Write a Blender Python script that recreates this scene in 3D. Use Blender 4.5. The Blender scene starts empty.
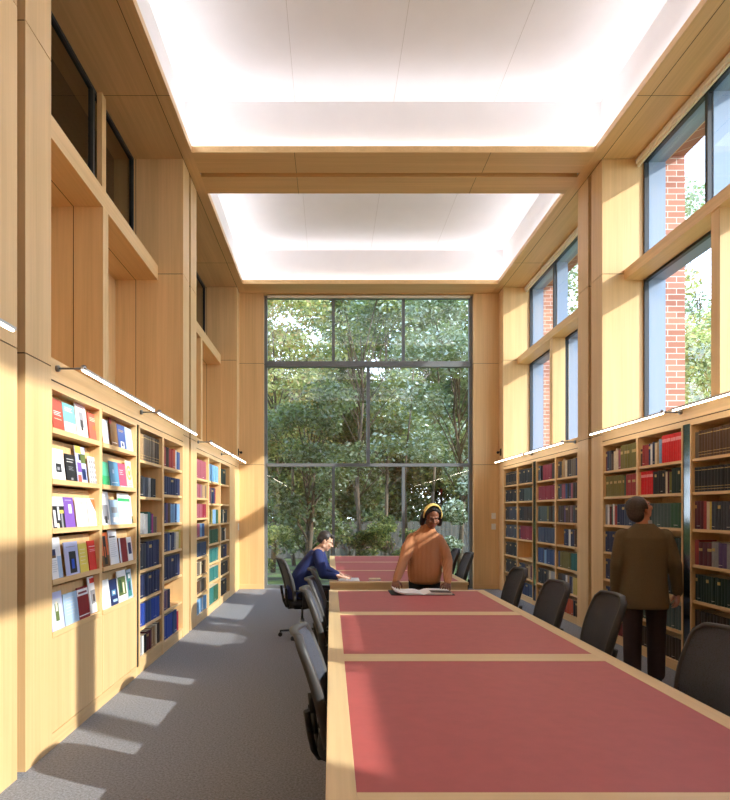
import bpy, bmesh, math, random
from mathutils import Vector, Matrix
random.seed(7)
PI = math.pi
scene = bpy.context.scene
C = scene.collection

# ------------------------------------------------------------------ materials
def lin(c):
    return tuple(((v/255)/12.92 if v/255 <= .04045 else ((v/255+.055)/1.055)**2.4) for v in c)
MATS = {}
def nodes(name):
    m = bpy.data.materials.new(name); m.use_nodes = True
    nt = m.node_tree
    return m, nt, nt.nodes['Principled BSDF']
def pmat(name, rgb, rough=.6, metal=0, var=.12, scale=25, spec=.4, bump=0, stretch=(1,1,1), space='pos'):
    """plain procedural material: a colour with a soft noise variation"""
    if name in MATS: return MATS[name]
    m, nt, b = nodes(name)
    N, L = nt.nodes, nt.links
    c = lin(rgb)
    if space == 'pos': src = N.new('ShaderNodeNewGeometry').outputs['Position']
    else: src = N.new('ShaderNodeTexCoord').outputs['Object']
    mp = N.new('ShaderNodeMapping'); mp.inputs['Scale'].default_value = stretch
    L.new(src, mp.inputs['Vector'])
    no = N.new('ShaderNodeTexNoise'); no.inputs['Scale'].default_value = scale; no.inputs['Detail'].default_value = 4
    L.new(mp.outputs[0], no.inputs['Vector'])
    r = N.new('ShaderNodeValToRGB')
    r.color_ramp.elements[0].position = .3; r.color_ramp.elements[1].position = .7
    r.color_ramp.elements[0].color = (*[max(0, v*(1-var)) for v in c], 1)
    r.color_ramp.elements[1].color = (*[min(1, v*(1+var)) for v in c], 1)
    L.new(no.outputs['Fac'], r.inputs['Fac']); L.new(r.outputs['Color'], b.inputs['Base Color'])
    b.inputs['Roughness'].default_value = rough; b.inputs['Metallic'].default_value = metal
    b.inputs['Specular IOR Level'].default_value = spec
    if bump:
        bp = N.new('ShaderNodeBump'); bp.inputs['Strength'].default_value = bump; bp.inputs['Distance'].default_value = .01
        L.new(no.outputs['Fac'], bp.inputs['Height']); L.new(bp.outputs[0], b.inputs['Normal'])
    MATS[name] = m
    return m
def wood(name, rgb, axis, rough=.42, var=.1):
    """straight-grained oak veneer, grain running along one axis, a small tone step from veneer leaf to veneer leaf"""
    m, nt, b = nodes(name); N, L = nt.nodes, nt.links
    g = N.new('ShaderNodeNewGeometry'); mp = N.new('ShaderNodeMapping')
    s = [38, 38, 38]; s['xyz'.index(axis)] = .8
    mp.inputs['Scale'].default_value = s
    L.new(g.outputs['Position'], mp.inputs['Vector'])
    no = N.new('ShaderNodeTexNoise'); no.inputs['Scale'].default_value = 1; no.inputs['Detail'].default_value = 5
    no.inputs['Roughness'].default_value = .6
    L.new(mp.outputs[0], no.inputs['Vector'])
    mp2 = N.new('ShaderNodeMapping'); s2 = [5, 5, 5]; s2['xyz'.index(axis)] = .25
    mp2.inputs['Scale'].default_value = s2; L.new(g.outputs['Position'], mp2.inputs['Vector'])
    n2 = N.new('ShaderNodeTexNoise'); n2.inputs['Scale'].default_value = 1; n2.inputs['Detail'].default_value = 2
    L.new(mp2.outputs[0], n2.inputs['Vector'])
    mx = N.new('ShaderNodeMath'); mx.operation = 'MULTIPLY_ADD'; mx.inputs[1].default_value = .5
    hf = N.new('ShaderNodeMath'); hf.operation = 'MULTIPLY'; hf.inputs[1].default_value = .5
    L.new(n2.outputs['Fac'], hf.inputs[0]); L.new(no.outputs['Fac'], mx.inputs[0]); L.new(hf.outputs[0], mx.inputs[2])
    r = N.new('ShaderNodeValToRGB'); c = lin(rgb)
    r.color_ramp.elements[0].position = .36; r.color_ramp.elements[1].position = .64
    r.color_ramp.elements[0].color = (*[v*(1-var*k) for v, k in zip(c, (1, 1.25, 1.6))], 1)
    r.color_ramp.elements[1].color = (*[min(1, v*(1+var)) for v in c], 1)
    L.new(mx.outputs[0], r.inputs['Fac']); L.new(r.outputs['Color'], b.inputs['Base Color'])
    b.inputs['Roughness'].default_value = rough; b.inputs['Specular IOR Level'].default_value = .35
    MATS[name] = m
    return m
OAK = (224, 187, 134)
WZ = wood('oak_veneer_vertical', OAK, 'z'); WY = wood('oak_veneer_lengthwise', OAK, 'y'); WX = wood('oak_veneer_crosswise', OAK, 'x')
TABW = wood('table_ash_lengthwise', (226, 196, 146), 'y', .35); TABX = wood('table_ash_crosswise', (226, 196, 146), 'x', .35)
GAP = pmat('shadow_gap', (60, 38, 20), .9, var=.05)
WHITE = pmat('white_plaster', (236, 233, 233), .85, var=.015, scale=3)
LEATHER = pmat('red_table_leather', (182, 88, 84), .5, var=.05, scale=14, spec=.45)
METAL = pmat('blue_grey_cladding', (122, 142, 166), .45, 0, var=.03, scale=3, stretch=(40, 40, .2))
DFRAME = pmat('dark_window_frame', (52, 54, 56), .4, var=.06)
GFRAME = pmat('grey_aluminium_frame', (112, 116, 118), .4, var=.05)
STEEL = pmat('brushed_steel', (150, 150, 150), .3, 1, var=.08)
BLACKP = pmat('black_plastic', (28, 28, 29), .45, var=.1)
TAUPE = pmat('taupe_chair_shell', (62, 61, 61), .5, var=.06)
BLIND = pmat('cream_blind_bar', (236, 226, 204), .6, var=.03)
PAPER = pmat('white_paper', (238, 236, 230), .8, var=.02)
SWITCH = pmat('white_switch_plastic', (232, 230, 224), .5, var=.02)

def carpet():
    m, nt, b = nodes('grey_carpet'); N, L = nt.nodes, nt.links
    g = N.new('ShaderNodeNewGeometry')
    no = N.new('ShaderNodeTexNoise'); no.inputs['Scale'].default_value = 190; no.inputs['Detail'].default_value = 3
    n2 = N.new('ShaderNodeTexNoise'); n2.inputs['Scale'].default_value = 70; n2.inputs['Detail'].default_value = 3
    L.new(g.outputs['Position'], no.inputs['Vector']); L.new(g.outputs['Position'], n2.inputs['Vector'])
    a = N.new('ShaderNodeMath'); a.operation = 'ADD'; L.new(no.outputs['Fac'], a.inputs[0]); L.new(n2.outputs['Fac'], a.inputs[1])
    h = N.new('ShaderNodeMath'); h.operation = 'MULTIPLY'; h.inputs[1].default_value = .5; L.new(a.outputs[0], h.inputs[0])
    r = N.new('ShaderNodeValToRGB'); r.color_ramp.elements[0].position = .38; r.color_ramp.elements[1].position = .62
    r.color_ramp.elements[0].color = (*lin((112, 113, 116)), 1); r.color_ramp.elements[1].color = (*lin((152, 154, 160)), 1)
    L.new(h.outputs[0], r.inputs['Fac']); L.new(r.outputs[0], b.inputs['Base Color'])
    b.inputs['Roughness'].default_value = .95; b.inputs['Specular IOR Level'].default_value = .1
    bp = N.new('ShaderNodeBump'); bp.inputs['Strength'].default_value = .3; bp.inputs['Distance'].default_value = .004
    L.new(no.outputs['Fac'], bp.inputs['Height']); L.new(bp.outputs[0], b.inputs['Normal'])
    return m
CARPET = carpet()
def brick():
    m, nt, b = nodes('red_brickwork'); N, L = nt.nodes, nt.links
    g = N.new('ShaderNodeNewGeometry'); sp = N.new('ShaderNodeSeparateXYZ'); L.new(g.outputs['Position'], sp.inputs[0])
    a = N.new('ShaderNodeMath'); a.operation = 'ADD'; L.new(sp.outputs[0], a.inputs[0]); L.new(sp.outputs[1], a.inputs[1])
    cb = N.new('ShaderNodeCombineXYZ'); L.new(a.outputs[0], cb.inputs[0]); L.new(sp.outputs[2], cb.inputs[1])
    br = N.new('ShaderNodeTexBrick'); br.inputs['Scale'].default_value = 1
    br.inputs['Brick Width'].default_value = .225; br.inputs['Row Height'].default_value = .075
    br.inputs['Mortar Size'].default_value = .006; br.inputs['Mortar Smooth'].default_value = .2
    br.inputs['Color1'].default_value = (*lin((186, 124, 104)), 1); br.inputs['Color2'].default_value = (*lin((158, 98, 82)), 1)
    br.inputs['Mortar'].default_value = (*lin((206, 196, 184)), 1)
    L.new(cb.outputs[0], br.inputs['Vector']); L.new(br.outputs['Color'], b.inputs['Base Color'])
    b.inputs['Roughness'].default_value = .9
    return m
BRICK = brick()
def glass(name='window_glass', tint=(1, 1, 1), ior=1.5):
    m = bpy.data.materials.new(name); m.use_nodes = True; nt = m.node_tree; N, L = nt.nodes, nt.links
    N.clear(); o = N.new('ShaderNodeOutputMaterial'); t = N.new('ShaderNodeBsdfTransparent'); t.inputs[0].default_value = (*tint, 1)
    g = N.new('ShaderNodeBsdfGlossy'); g.inputs['Roughness'].default_value = .0
    # thin pane: the same reflectance from either side, rising towards grazing angles
    ge = N.new('ShaderNodeNewGeometry'); dt = N.new('ShaderNodeVectorMath'); dt.operation = 'DOT_PRODUCT'
    L.new(ge.outputs['Normal'], dt.inputs[0]); L.new(ge.outputs['Incoming'], dt.inputs[1])
    def mth(op, p, q=None):
        k = N.new('ShaderNodeMath'); k.operation = op
        for i, v in enumerate((p, q)):
            if v is None: continue
            if isinstance(v, (int, float)): k.inputs[i].default_value = v
            else: L.new(v, k.inputs[i])
        return k.outputs[0]
    r0 = ((ior-1)/(ior+1))**2*2.4
    f = mth('ADD', mth('MULTIPLY', mth('POWER', mth('SUBTRACT', 1, mth('ABSOLUTE', dt.outputs['Value'])), 5), 1-r0), r0)
    x = N.new('ShaderNodeMixShader')
    L.new(f, x.inputs[0]); L.new(t.outputs[0], x.inputs[1]); L.new(g.outputs[0], x.inputs[2]); L.new(x.outputs[0], o.inputs[0])
    return m
GLASS = glass(tint=(.95, .97, .95)); DGLASS = glass('tinted_internal_glass', (.55, .56, .5), 1.6)
def meshfab(name, rgb, alpha):
    m, nt, b = nodes(name); N, L = nt.nodes, nt.links
    b.inputs['Base Color'].default_value = (*lin(rgb), 1); b.inputs['Roughness'].default_value = .7
    t = N.new('ShaderNodeBsdfTransparent'); x = N.new('ShaderNodeMixShader'); x.inputs[0].default_value = alpha
    # a weave of holes, faded to its mean openness by a fine noise
    g = N.new('ShaderNodeTexCoord'); no = N.new('ShaderNodeTexNoise'); no.inputs['Scale'].default_value = 260
    L.new(g.outputs['Object'], no.inputs['Vector'])
    mr = N.new('ShaderNodeMapRange'); mr.inputs[1].default_value = .35; mr.inputs[2].default_value = .6
    mr.inputs[3].default_value = alpha-.15; mr.inputs[4].default_value = min(1, alpha+.15); L.new(no.outputs['Fac'], mr.inputs[0])
    L.new(mr.outputs[0], x.inputs[0]); L.new(t.outputs[0], x.inputs[1]); L.new(b.outputs[0], x.inputs[2])
    L.new(x.outputs[0], N['Material Output'].inputs[0])
    return m
MESHF = meshfab('charcoal_mesh_fabric', (64, 68, 78), .88)
def emit(name, rgb, s):
    m = bpy.data.materials.new(name); m.use_nodes = True; nt = m.node_tree; N, L = nt.nodes, nt.links
    N.clear(); o = N.new('ShaderNodeOutputMaterial'); e = N.new('ShaderNodeEmission')
    e.inputs[0].default_value = (*lin(rgb), 1); e.inputs[1].default_value = s; L.new(e.outputs[0], o.inputs[0])
    return m
LED = emit('reading_light_led', (255, 240, 216), 15)
COVE = emit('cove_led_strip', (244, 246, 255), 17)

# ------------------------------------------------------------------ mesh helpers
def rootloc(o):
    while o.parent: o = o.parent
    return o.location.copy()
class MB:
    def __init__(s): s.b = bmesh.new()
    def quad(s, pts, mi=0):
        f = s.b.faces.new([s.b.verts.new(p) for p in pts]); f.material_index = mi; return f
    def box(s, x0, x1, y0, y1, z0, z1, mi=0, bev=0):
        x0, x1 = min(x0, x1), max(x0, x1); y0, y1 = min(y0, y1), max(y0, y1); z0, z1 = min(z0, z1), max(z0, z1)
        v = [s.b.verts.new(p) for p in ((x0,y0,z0),(x1,y0,z0),(x1,y1,z0),(x0,y1,z0),(x0,y0,z1),(x1,y0,z1),(x1,y1,z1),(x0,y1,z1))]
        fs = [s.b.faces.new([v[i] for i in q]) for q in ((3,2,1,0),(4,5,6,7),(0,1,5,4),(1,2,6,5),(2,3,7,6),(3,0,4,7))]
        for f in fs: f.material_index = mi
        if bev:
            es = list({e for f in fs for e in f.edges})
            r = bmesh.ops.bevel(s.b, geom=es, offset=bev, segments=2, affect='EDGES', profile=.5)
            for f in r['faces']: f.material_index = mi
        return s
    def cyl(s, p0, p1, r0, r1=None, seg=12, mi=0):
        p0, p1 = Vector(p0), Vector(p1); r1 = r0 if r1 is None else r1
        d = p1-p0
        M = Matrix.Translation((p0+p1)/2) @ d.to_track_quat('Z', 'Y').to_matrix().to_4x4()
        r = bmesh.ops.create_cone(s.b, cap_ends=True, segments=seg, radius1=r0, radius2=r1, depth=d.length, matrix=M)
        for f in {f for v in r['verts'] for f in v.link_faces}: f.material_index = mi; f.smooth = len(f.verts) == 4
        return s
    def ball(s, c, r, mi=0, M=None, seg=14):
        r = r if hasattr(r, '__len__') else (r, r, r)
        T = (M or Matrix()) @ Matrix.Translation(c) @ Matrix.Diagonal((*r, 1))
        q = bmesh.ops.create_uvsphere(s.b, u_segments=seg, v_segments=max(6, seg*2//3), radius=1, matrix=T)
        for f in {f for v in q['verts'] for f in v.link_faces}: f.material_index = mi; f.smooth = True
        return s
    def path(s, pts, r, mi=0, seg=8):
        pts = [Vector(p) for p in pts]
        for a, b in zip(pts, pts[1:]): s.cyl(a, b, r, r, seg, mi)
        for p in pts[1:-1]: s.ball(p, r, mi, seg=8)
        return s
    def loft(s, rings, mi=0, cap=True, smooth=True):
        vs = [[s.b.verts.new(p) for p in r] for r in rings]; n = len(vs[0])
        for a, b in zip(vs, vs[1:]):
            for i in range(n):
                f = s.b.faces.new((a[i], a[(i+1) % n], b[(i+1) % n], b[i])); f.material_index = mi; f.smooth = smooth
        if cap:
            for r in (vs[0][::-1], vs[-1]):
                f = s.b.faces.new(r); f.material_index = mi
        return s
    def build(s, name, mats, parent=None, off=None):
        bmesh.ops.recalc_face_normals(s.b, faces=s.b.faces[:])
        me = bpy.data.meshes.new(name); mats = mats if isinstance(mats, (list, tuple)) else [mats]
        for m in mats: me.materials.append(m)
        o = off if off is not None else (rootloc(parent) if parent else None)
        if o is not None and Vector(o).length: bmesh.ops.translate(s.b, vec=-Vector(o), verts=s.b.verts[:])
        s.b.to_mesh(me); s.b.free()
        ob = bpy.data.objects.new(name, me); C.objects.link(ob)
        if parent: ob.parent = parent
        elif off is not None: ob.location = off
        return ob
def tag(o, label=None, cat=None, group=None, kind=None):
    if label: o['label'] = label
    if cat: o['category'] = cat
    if group: o['group'] = group
    if kind: o['kind'] = kind
    return o
def empty(name, loc=(0, 0, 0), rz=0, **k):
    o = bpy.data.objects.new(name, None); C.objects.link(o); o.location = loc; o.rotation_euler = (0, 0, rz)
    o.empty_display_size = .1
    return tag(o, **k)
def struct(name, mb, mats, parent=None):
    o = mb.build(name, mats, parent)
    if not parent: o['kind'] = 'structure'
    return o
def dup(o, parent=None):
    c = o.copy(); C.objects.link(c)
    if parent: c.parent = parent
    for ch in list(o.children): dup(ch, c)
    return c
TN = [0]
def trim(mb, mats):
    TN[0] += 1
    return struct('trim_%d' % TN[0], mb, mats)

# ------------------------------------------------------------------ the room: three bays, each 4.5 m, between double piers
XL, XR, ZS, ZB = -1.87, 3.45, 6.07, 2.63     # faces of the piers, soffit, top of the bookcases
YE = 12.72
def bay(k): return 4.15+4.5*(k-1), 7.87+4.5*(k-1)
JO = (2.57, 4.61)
def stacked(m, x0, x1, y0, y1, z1=ZS, joints=JO, g=.004):
    z = 0
    for j in list(joints)+[z1]:
        m.box(x0, x1, y0, y1, z, j-g if j != z1 else z1); z = j+g
floor = MB(); floor.box(-2.6, 3.85, -.6, 12.93, -.1, 0); struct('floor', floor, CARPET)

for sgn in (-1, 1):
    xf = XL if sgn < 0 else XR; xb = -2.75 if sgn < 0 else 4.22
    for k in (0, 1, 2, 3):
        y = bay(k)[1]-4.5
        m = MB()
        if k == 0: stacked(m, xf, xb, -.6, -.35)
        elif k == 3:
            pass
        else:
            stacked(m, xf, xb, y, y+.33); stacked(m, xf, xb, y+.43, y+.78)
            m.box(xf-sgn*-.06, xb, y+.33, y+.43, 0, ZS, 1)
            for j in JO: m.box(xf+sgn*.008, xb, y+.004, y+.326, j-.005, j+.005, 1); m.box(xf+sgn*.008, xb, y+.434, y+.776, j-.005, j+.005, 1)
        if k == 3:
            stacked(m, xf, xb, y, YE+.2)
            for j in JO: m.box(xf+sgn*.008, xb, y+.004, YE, j-.005, j+.005, 1)
        trim(m, [WZ, GAP])

# ---- left wall: panelled recess, mid fin, transom, internal clerestory glazing
m = MB()
m.box(-2.73, -2.85, -.6, 12.9, 0, 4.53)
m.box(-2.32, -2.73, -.6, 12.9, 0, 2.44)
m.box(-2.735, -2.85, -.6, 12.9, 4.532, 4.7)
struct('wall_left', m, [WZ, GAP])
for k in (0, 1, 2):
    y0, y1 = bay(k); ym = (y0+y1)/2
    m = MB(); m.box(XL, -2.73, y0, y1, 2.485, ZB); m.box(XL-.004, -2.32, y0, y1, 2.475, 2.485, 1); m.box(XL, -2.32, y0, y1, 2.44, 2.475)
    trim(m, [WY, GAP])                                                   # ledge and fascia over the shelves
    m = MB(); m.box(-2.19, -2.73, ym-.04, ym+.10, ZB, 4.53); m.box(-2.472, -2.478, ym-.0415, ym-.04, ZB, 4.53, 1); trim(m, [WZ, GAP])
    m = MB(); m.box(-2.19, -2.73, y0, y1, 4.53, 4.71); m.box(-2.47, -2.476, y0, y1, 4.5285, 4.53, 1); trim(m, [WY, GAP])
    m = MB(); m.box(-2.468, -2.474, y1-.0015, y1, ZB, 4.53, 1); m.box(-2.468, -2.474, y1-.0015, y1, 4.71, ZS, 1); trim(m, [WZ, GAP])
# glazed openings high on the left wall, a dim corridor beyond them
m = MB(); m.box(-4.4, -4.5, -.6, 12.9, 4.4, 6.2); m.box(-2.9, -4.4, -.6, 12.9, 4.4, 4.5); trim(m, [pmat('corridor_wall', (96, 88, 76), .8, var=.05)])
wn = [1]
def window(y0, y1, x, z0, z1, sgn, frames, gl, fm, fw=.035, fd=.05):
    """frames: list of (y or z) mullions on one plane x"""
    wn[0] += 1
    w = empty('window_%d' % wn[0], (x, (y0+y1)/2, z0), kind='structure')
    m = MB()
    m.box(x-fd/2, x+fd/2, y0, y0+fw, z0, z1); m.box(x-fd/2, x+fd/2, y1-fw, y1, z0, z1)
    m.box(x-fd/2, x+fd/2, y0+fw, y1-fw, z0, z0+fw); m.box(x-fd/2, x+fd/2, y0+fw, y1-fw, z1-fw, z1)
    for f in frames: m.box(x-fd/2, x+fd/2, f, f+fw*1.6, z0+fw, z1-fw)
    m.build('window_frame', fm, w)
    ys = [y0+fw]+[q for f in frames for q in (f, f+fw*1.6)]+[y1-fw]
    for a, b in zip(ys[::2], ys[1::2]):
        g = MB(); g.quad([(x, a, z0+fw), (x, b, z0+fw), (x, b, z1-fw), (x, a, z1-fw)]); g.build('pane', gl, w)
    return w
for k in (0, 1, 2):
    y0, y1 = bay(k)
    window(y0, y1, -2.52, 4.71, ZS, -1, [y0+2.36], DGLASS, DFRAME)
    m = MB(); m.box(-2.44, -2.495, y0+2.47, y0+2.59, 4.71, ZS); trim(m, [WZ])

# ---- right wall: brick outside, oak inside, two storeys of windows per bay
m = MB()
m.box(3.82, 4.22, -.6, 12.9, 0, 2.44)
m.box(4.0, 4.22, -.6, 12.9, 2.44, 2.6)
m.box(4.0, 4.3, -.6, 12.9, ZS, 6.2)
struct('wall_right', m, [WZ])
m = MB()
m.box(4.25, 4.5, -1, 13.0, -.3, 2.58)
for k in (0, 1, 2, 3):
    y = bay(k)[1]-4.5
    m.box(4.25, 4.5, y-(.5 if k == 0 else 0), y+(.78 if k < 3 else .6), 2.58, 6.11)
m.box(4.25, 4.5, -1, 13.0, 6.11, 7.5)
trim(m, [BRICK])
for k in (0, 1, 2):
    y0, y1 = bay(k); ym = (y0+y1)/2
    m = MB(); m.box(XR, 4.0, y0, y1, 2.485, ZB); m.box(XR+.004, 3.82, y0, y1, 2.475, 2.485, 1); m.box(XR, 3.82, y0, y1, 2.44, 2.475); trim(m, [WY, GAP])
    m = MB(); m.box(3.75, 3.965, ym-.04, ym+.10, ZB, 4.53); trim(m, [WZ])
    m = MB(); m.box(3.73, 3.965, y0, y1, 4.53, 4.66); trim(m, [WY])
    # outside metal: sill, head, jamb and mid fins, transom
    m = MB()
    m.box(4.03, 4.32, y0-.02, y1+.02, 2.58, 2.625)
    m.box(4.03, 4.24, y0, y1, 4.53, 4.68); m.box(4.03, 4.24, y0-.02, y1+.02, 6.02, 6.06)
    m.box(4.03, 4.24, y1-.025, y1+.01, 2.62, 6.02); m.box(4.03, 4.24, y0-.01, y0+.025, 2.62, 6.02)
    m.box(4.03, 4.22, ym-.02, ym+.08, 2.625, 4.53); m.box(4.03, 4.22, y0+2.37, y0+2.45, 4.68, 6.02)
    trim(m, [METAL])
    window(y0, y1, 3.997, ZB, 4.53, 1, [ym], GLASS, DFRAME, .03)
    window(y0, y1, 3.997, 4.66, 6.04, 1, [y0+2.38], GLASS, DFRAME, .03)
    bl = empty('roller_blind', (3.9, y0+1.8, 5.97), label='rolled up cream blind along the window head, %s' % (('behind the camera', 'nearest bay', 'bay next to the garden window')[k]), cat='window blind', group='roller blinds along the window heads')
    m = MB(); m.box(3.86, 3.93, y0+.02, y1-.02, 5.985, 6.05, bev=.012); m.build('roller', BLIND, bl)
    m = MB(); m.box(3.885, 3.905, y0+.02, y1-.02, 5.955, 5.985); m.build('bottom_bar', BLIND, bl)

# ---- end wall with the big garden window
m = MB()
for x0, x1 in ((-2.75, -1.37), (2.94, 4.22)):
    stacked(m, x0, x1, YE, YE+.22, joints=(2.55, 4.63))
    for j in (2.55, 4.63): m.box(x0, x1, YE+.008, YE+.2, j-.005, j+.005, 1)
m.box(-1.37, 2.94, YE, YE+.22, 6.05, ZS)
struct('wall_far', m, [WZ, GAP])
w = empty('window_1', (.78, 12.85, 0), kind='structure')
m = MB(); Y0, Y1 = 12.83, 12.90
x0, x1 = -1.37, 2.94
for a, b in ((x0, x0+.06), (x1-.07, x1)): m.box(a, b, Y0, Y1+.04, 0, 6.05)
m.box(x0+.06, x1-.07, Y0, Y1, 5.99, 6.05); m.box(x0+.06, x1-.07, Y0, Y1, 0, .07)
m.box(x0+.06, x1-.07, Y0-.05, Y1, 4.575, 4.69)                           # deep transom
m.box(x0+.06, x1-.07, Y0-.02, Y1, 2.52, 2.585)
for x in (.06, 1.51): m.box(x-.03, x+.03, Y0-.01, Y1, 4.69, 5.99); m.box(x-.03, x+.03, Y0-.01, Y1, .07, 2.52)
m.box(.78-.035, .78+.035, Y0-.02, Y1, 2.585, 4.575)
m.build('window_frame', GFRAME, w)
for rows in ((.07, 2.52, (x0+.06, .03, .09, 1.48, 1.54, x1-.07)), (2.585, 4.575, (x0+.06, .745, .815, x1-.07)), (4.69, 5.99, (x0+.06, .03, .09, 1.48, 1.54, x1-.07))):
    za, zb, xs = rows
    for a, b in zip(xs[::2], xs[1::2]):
        g = MB(); g.quad([(a, 12.87, za), (b, 12.87, za), (b, 12.87, zb), (a, 12.87, zb)]); g.build('pane', GLASS, w)
m = MB(); m.box(-1.30, 2.87, 12.73, 12.80, 5.985, 6.03, bev=.01)
o = m.build('roller_blind', BLIND, None, (.78, 12.76, 5.98)); tag(o, 'rolled up pale blind along the head of the garden window', 'window blind')
# wall behind the camera
m = MB(); m.box(-2.85, 4.25, -.8, -.6, 0, 6.2); struct('wall_back', m, [WZ])

# ---- soffit with white coffers
COF = {0: (.2, 3.23), 1: (4.23, 7.73), 2: (8.73, 12.2)}
CX0, CX1 = -1.73, 3.30
m = MB(); m.box(-2.75, CX0, -.6, YE, ZS, ZS+.02); m.box(CX1, 4.25, -.6, YE, ZS, ZS+.02)
for y in (3.37+3.3, 3.37-1.2, 11.17):
    m.box(-2.5, CX0, y-.002, y+.002, ZS-.0015, ZS, 1); m.box(CX1, 3.95, y-.002, y+.002, ZS-.0015, ZS, 1)
m.box(XR-.003, XR+.003, -.6, YE, ZS-.0015, ZS, 1); m.box(XL-.003, XL+.003, -.6, YE, ZS-.0015, ZS, 1)
struct('ceiling', m, [WY, GAP])
def beam(a, b, grooves, joints=()):
    m = MB(); ys = [a]+[q for g in grooves for q in g]+[b]
    for p, q in zip(ys[::2], ys[1::2]): m.box(CX0, CX1, p, q, ZS, ZS+.02)
    for g in grooves: m.box(CX0, CX1, g[0]-.01, g[1]+.01, ZS+.07, ZS+.08); m.box(CX0, CX1, g[0]-.01, g[0], ZS+.02, ZS+.07); m.box(CX0, CX1, g[1], g[1]+.01, ZS+.02, ZS+.07)
    for x, p, q in joints: m.box(x-.002, x+.002, p, q, ZS-.0015, ZS, 1)
    trim(m, [WX, GAP])
beam(-.6, .2, ()); beam(3.23, 4.23, ((3.70, 3.80),)); beam(7.73, 8.73, ((8.20, 8.30),), ((-.45, 7.73, 8.2), (2.0, 7.73, 8.2), (-.45, 8.3, 8.73), (1.95, 8.3, 8.73))); beam(12.2, YE, ())
for k, (a, b) in COF.items():
    m = MB(); t = .03
    z = ZS+.02
    m.box(CX0-t, CX0, a-t, b+t, z, 6.15); m.box(CX1, CX1+t, a-t, b+t, z, 6.15)
    m.box(CX0, CX1, a-t, a, z, 6.15); m.box(CX0, CX1, b, b+t, z, 6.15)
    trim(m, [WY])
    m = MB(); q = .12
    X0, X1, A, B = CX0-q, CX1+q, a-q, b+q
    m.box(X0-.04, X0, A, B, 6.09, 6.78); m.box(X1, X1+.04, A, B, 6.09, 6.78); m.box(X0, X1, A-.04, A, 6.09, 6.78); m.box(X0, X1, B, B+.04, 6.09, 6.78)
    m.box(X0-.04, X1+.04, A-.04, B+.04, 6.78, 6.83)
    for x in (-.45, .8, 2.07): m.box(x-.002, x+.002, A, B, 6.7785, 6.78, 1)
    trim(m, [WHITE, pmat('ceiling_joint', (196, 190, 184), .9, var=.02)])
    m = MB(); e = .045
    for d, mi in ((0, 0), (-.004, 1)):                        # glowing strip with an opaque backing, leaning towards the middle of the coffer
        zs, ze, za, zb = 6.165+d, 6.215+d, 6.105+d, 6.148+d; s1, s2 = .07+d, .03+d
        m.quad([(X0+s2, A+.1, ze), (X0+s2, B-.1, ze), (X0+s1, B-.1, zs), (X0+s1, A+.1, zs)], mi); m.quad([(X1-s1, A+.1, zs), (X1-s1, B-.1, zs), (X1-s2, B-.1, ze), (X1-s2, A+.1, ze)], mi)
        m.quad([(X0+.1, A+s1, za), (X1-.1, A+s1, za), (X1-.1, A+s2, zb), (X0+.1, A+s2, zb)], mi); m.quad([(X0+.1, B-s2, zb), (X1-.1, B-s2, zb), (X1-.1, B-s1, za), (X0+.1, B-s1, za)], mi)
    o = m.build('cove_light', [COVE, STEEL], None, (.8, (a+b)/2, 6.10)); tag(o, 'hidden light strip around the %s white ceiling coffer' % ('rear', 'large near', 'smaller far')[k], 'light', 'cove lights in the ceiling coffers')
m = MB(); m.box(-4.6, 4.5, -1, 13.0, 6.9, 7.1); m.box(-4.6, 4.5, -1, -.8, 0, 6.9); m.box(-4.6, -2.6, 12.94, 13.0, 0, 6.9); m.box(-4.6, -4.5, -1, 13.0, 0, 6.9)  # unseen roof slab, added to block sun and sky, with closing walls
m.box(-2.6, 4.5, 12.95, 13.0, 6.07, 6.9)
trim(m, [pmat('unseen_roof_shell', (120, 110, 100), .9)])
# skirting and end-wall bits
m = MB(); m.box(2.94, XR, YE-.012, YE, 0, .1); m.box(XL, -1.37, YE-.012, YE, 0, .1); struct('baseboard_far', m, [WX])

# ------------------------------------------------------------------ linear reading lights on brackets
def reading_light(y0, y1, sgn, label):
    xf = XL if sgn < 0 else XR; xb = xf-sgn*.185
    t = empty('picture_light', (xf, (y0+y1)/2, 2.56), label=label, cat='wall light', group='linear lights over the bookcases')
    m = MB(); m.box(xb-.008, xb+.008, y0, y1, 2.562, 2.58); m.build('light_housing', pmat('satin_aluminium', (196, 196, 194), .4, var=.02), t)
    m = MB(); m.box(xb-.007, xb+.007, y0+.02, y1-.02, 2.552, 2.562); m.build('led_strip', LED, t)
    for y in (y0+.03, ):
        m = MB(); m.cyl((xf, y, 2.572), (xb, y, 2.572), .007); m.cyl((xf, y, 2.572), (xf-sgn*.02, y, 2.572), .022); m.ball((xb, y, 2.578), .02)
        m.build('bracket', STEEL, t)
for k in (0, 1, 2):
    y0 = bay(k)[0]; s = ('near the camera', 'near bay', 'far bay')[k]
    for sgn, sd in ((-1, 'left'), (1, 'right')):
        wh = {-1: ('above the panel beside the camera', 'above the magazine display', 'above the shelves nearest the garden window')[k], 1: ('on the wall beside the camera', 'above the shelves right of the mirror strip', 'above the far bookcase next to the garden window')[k]}
        if k: reading_light(y0+.05, y0+1.78, sgn, 'thin bright linear light on the %s wall, %s, nearer of its pair' % (sd, s))
        reading_light(y0+1.92, y0+3.66, sgn, 'thin bright linear light on the %s wall, %s, farther of its pair' % (sd, s))

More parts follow.
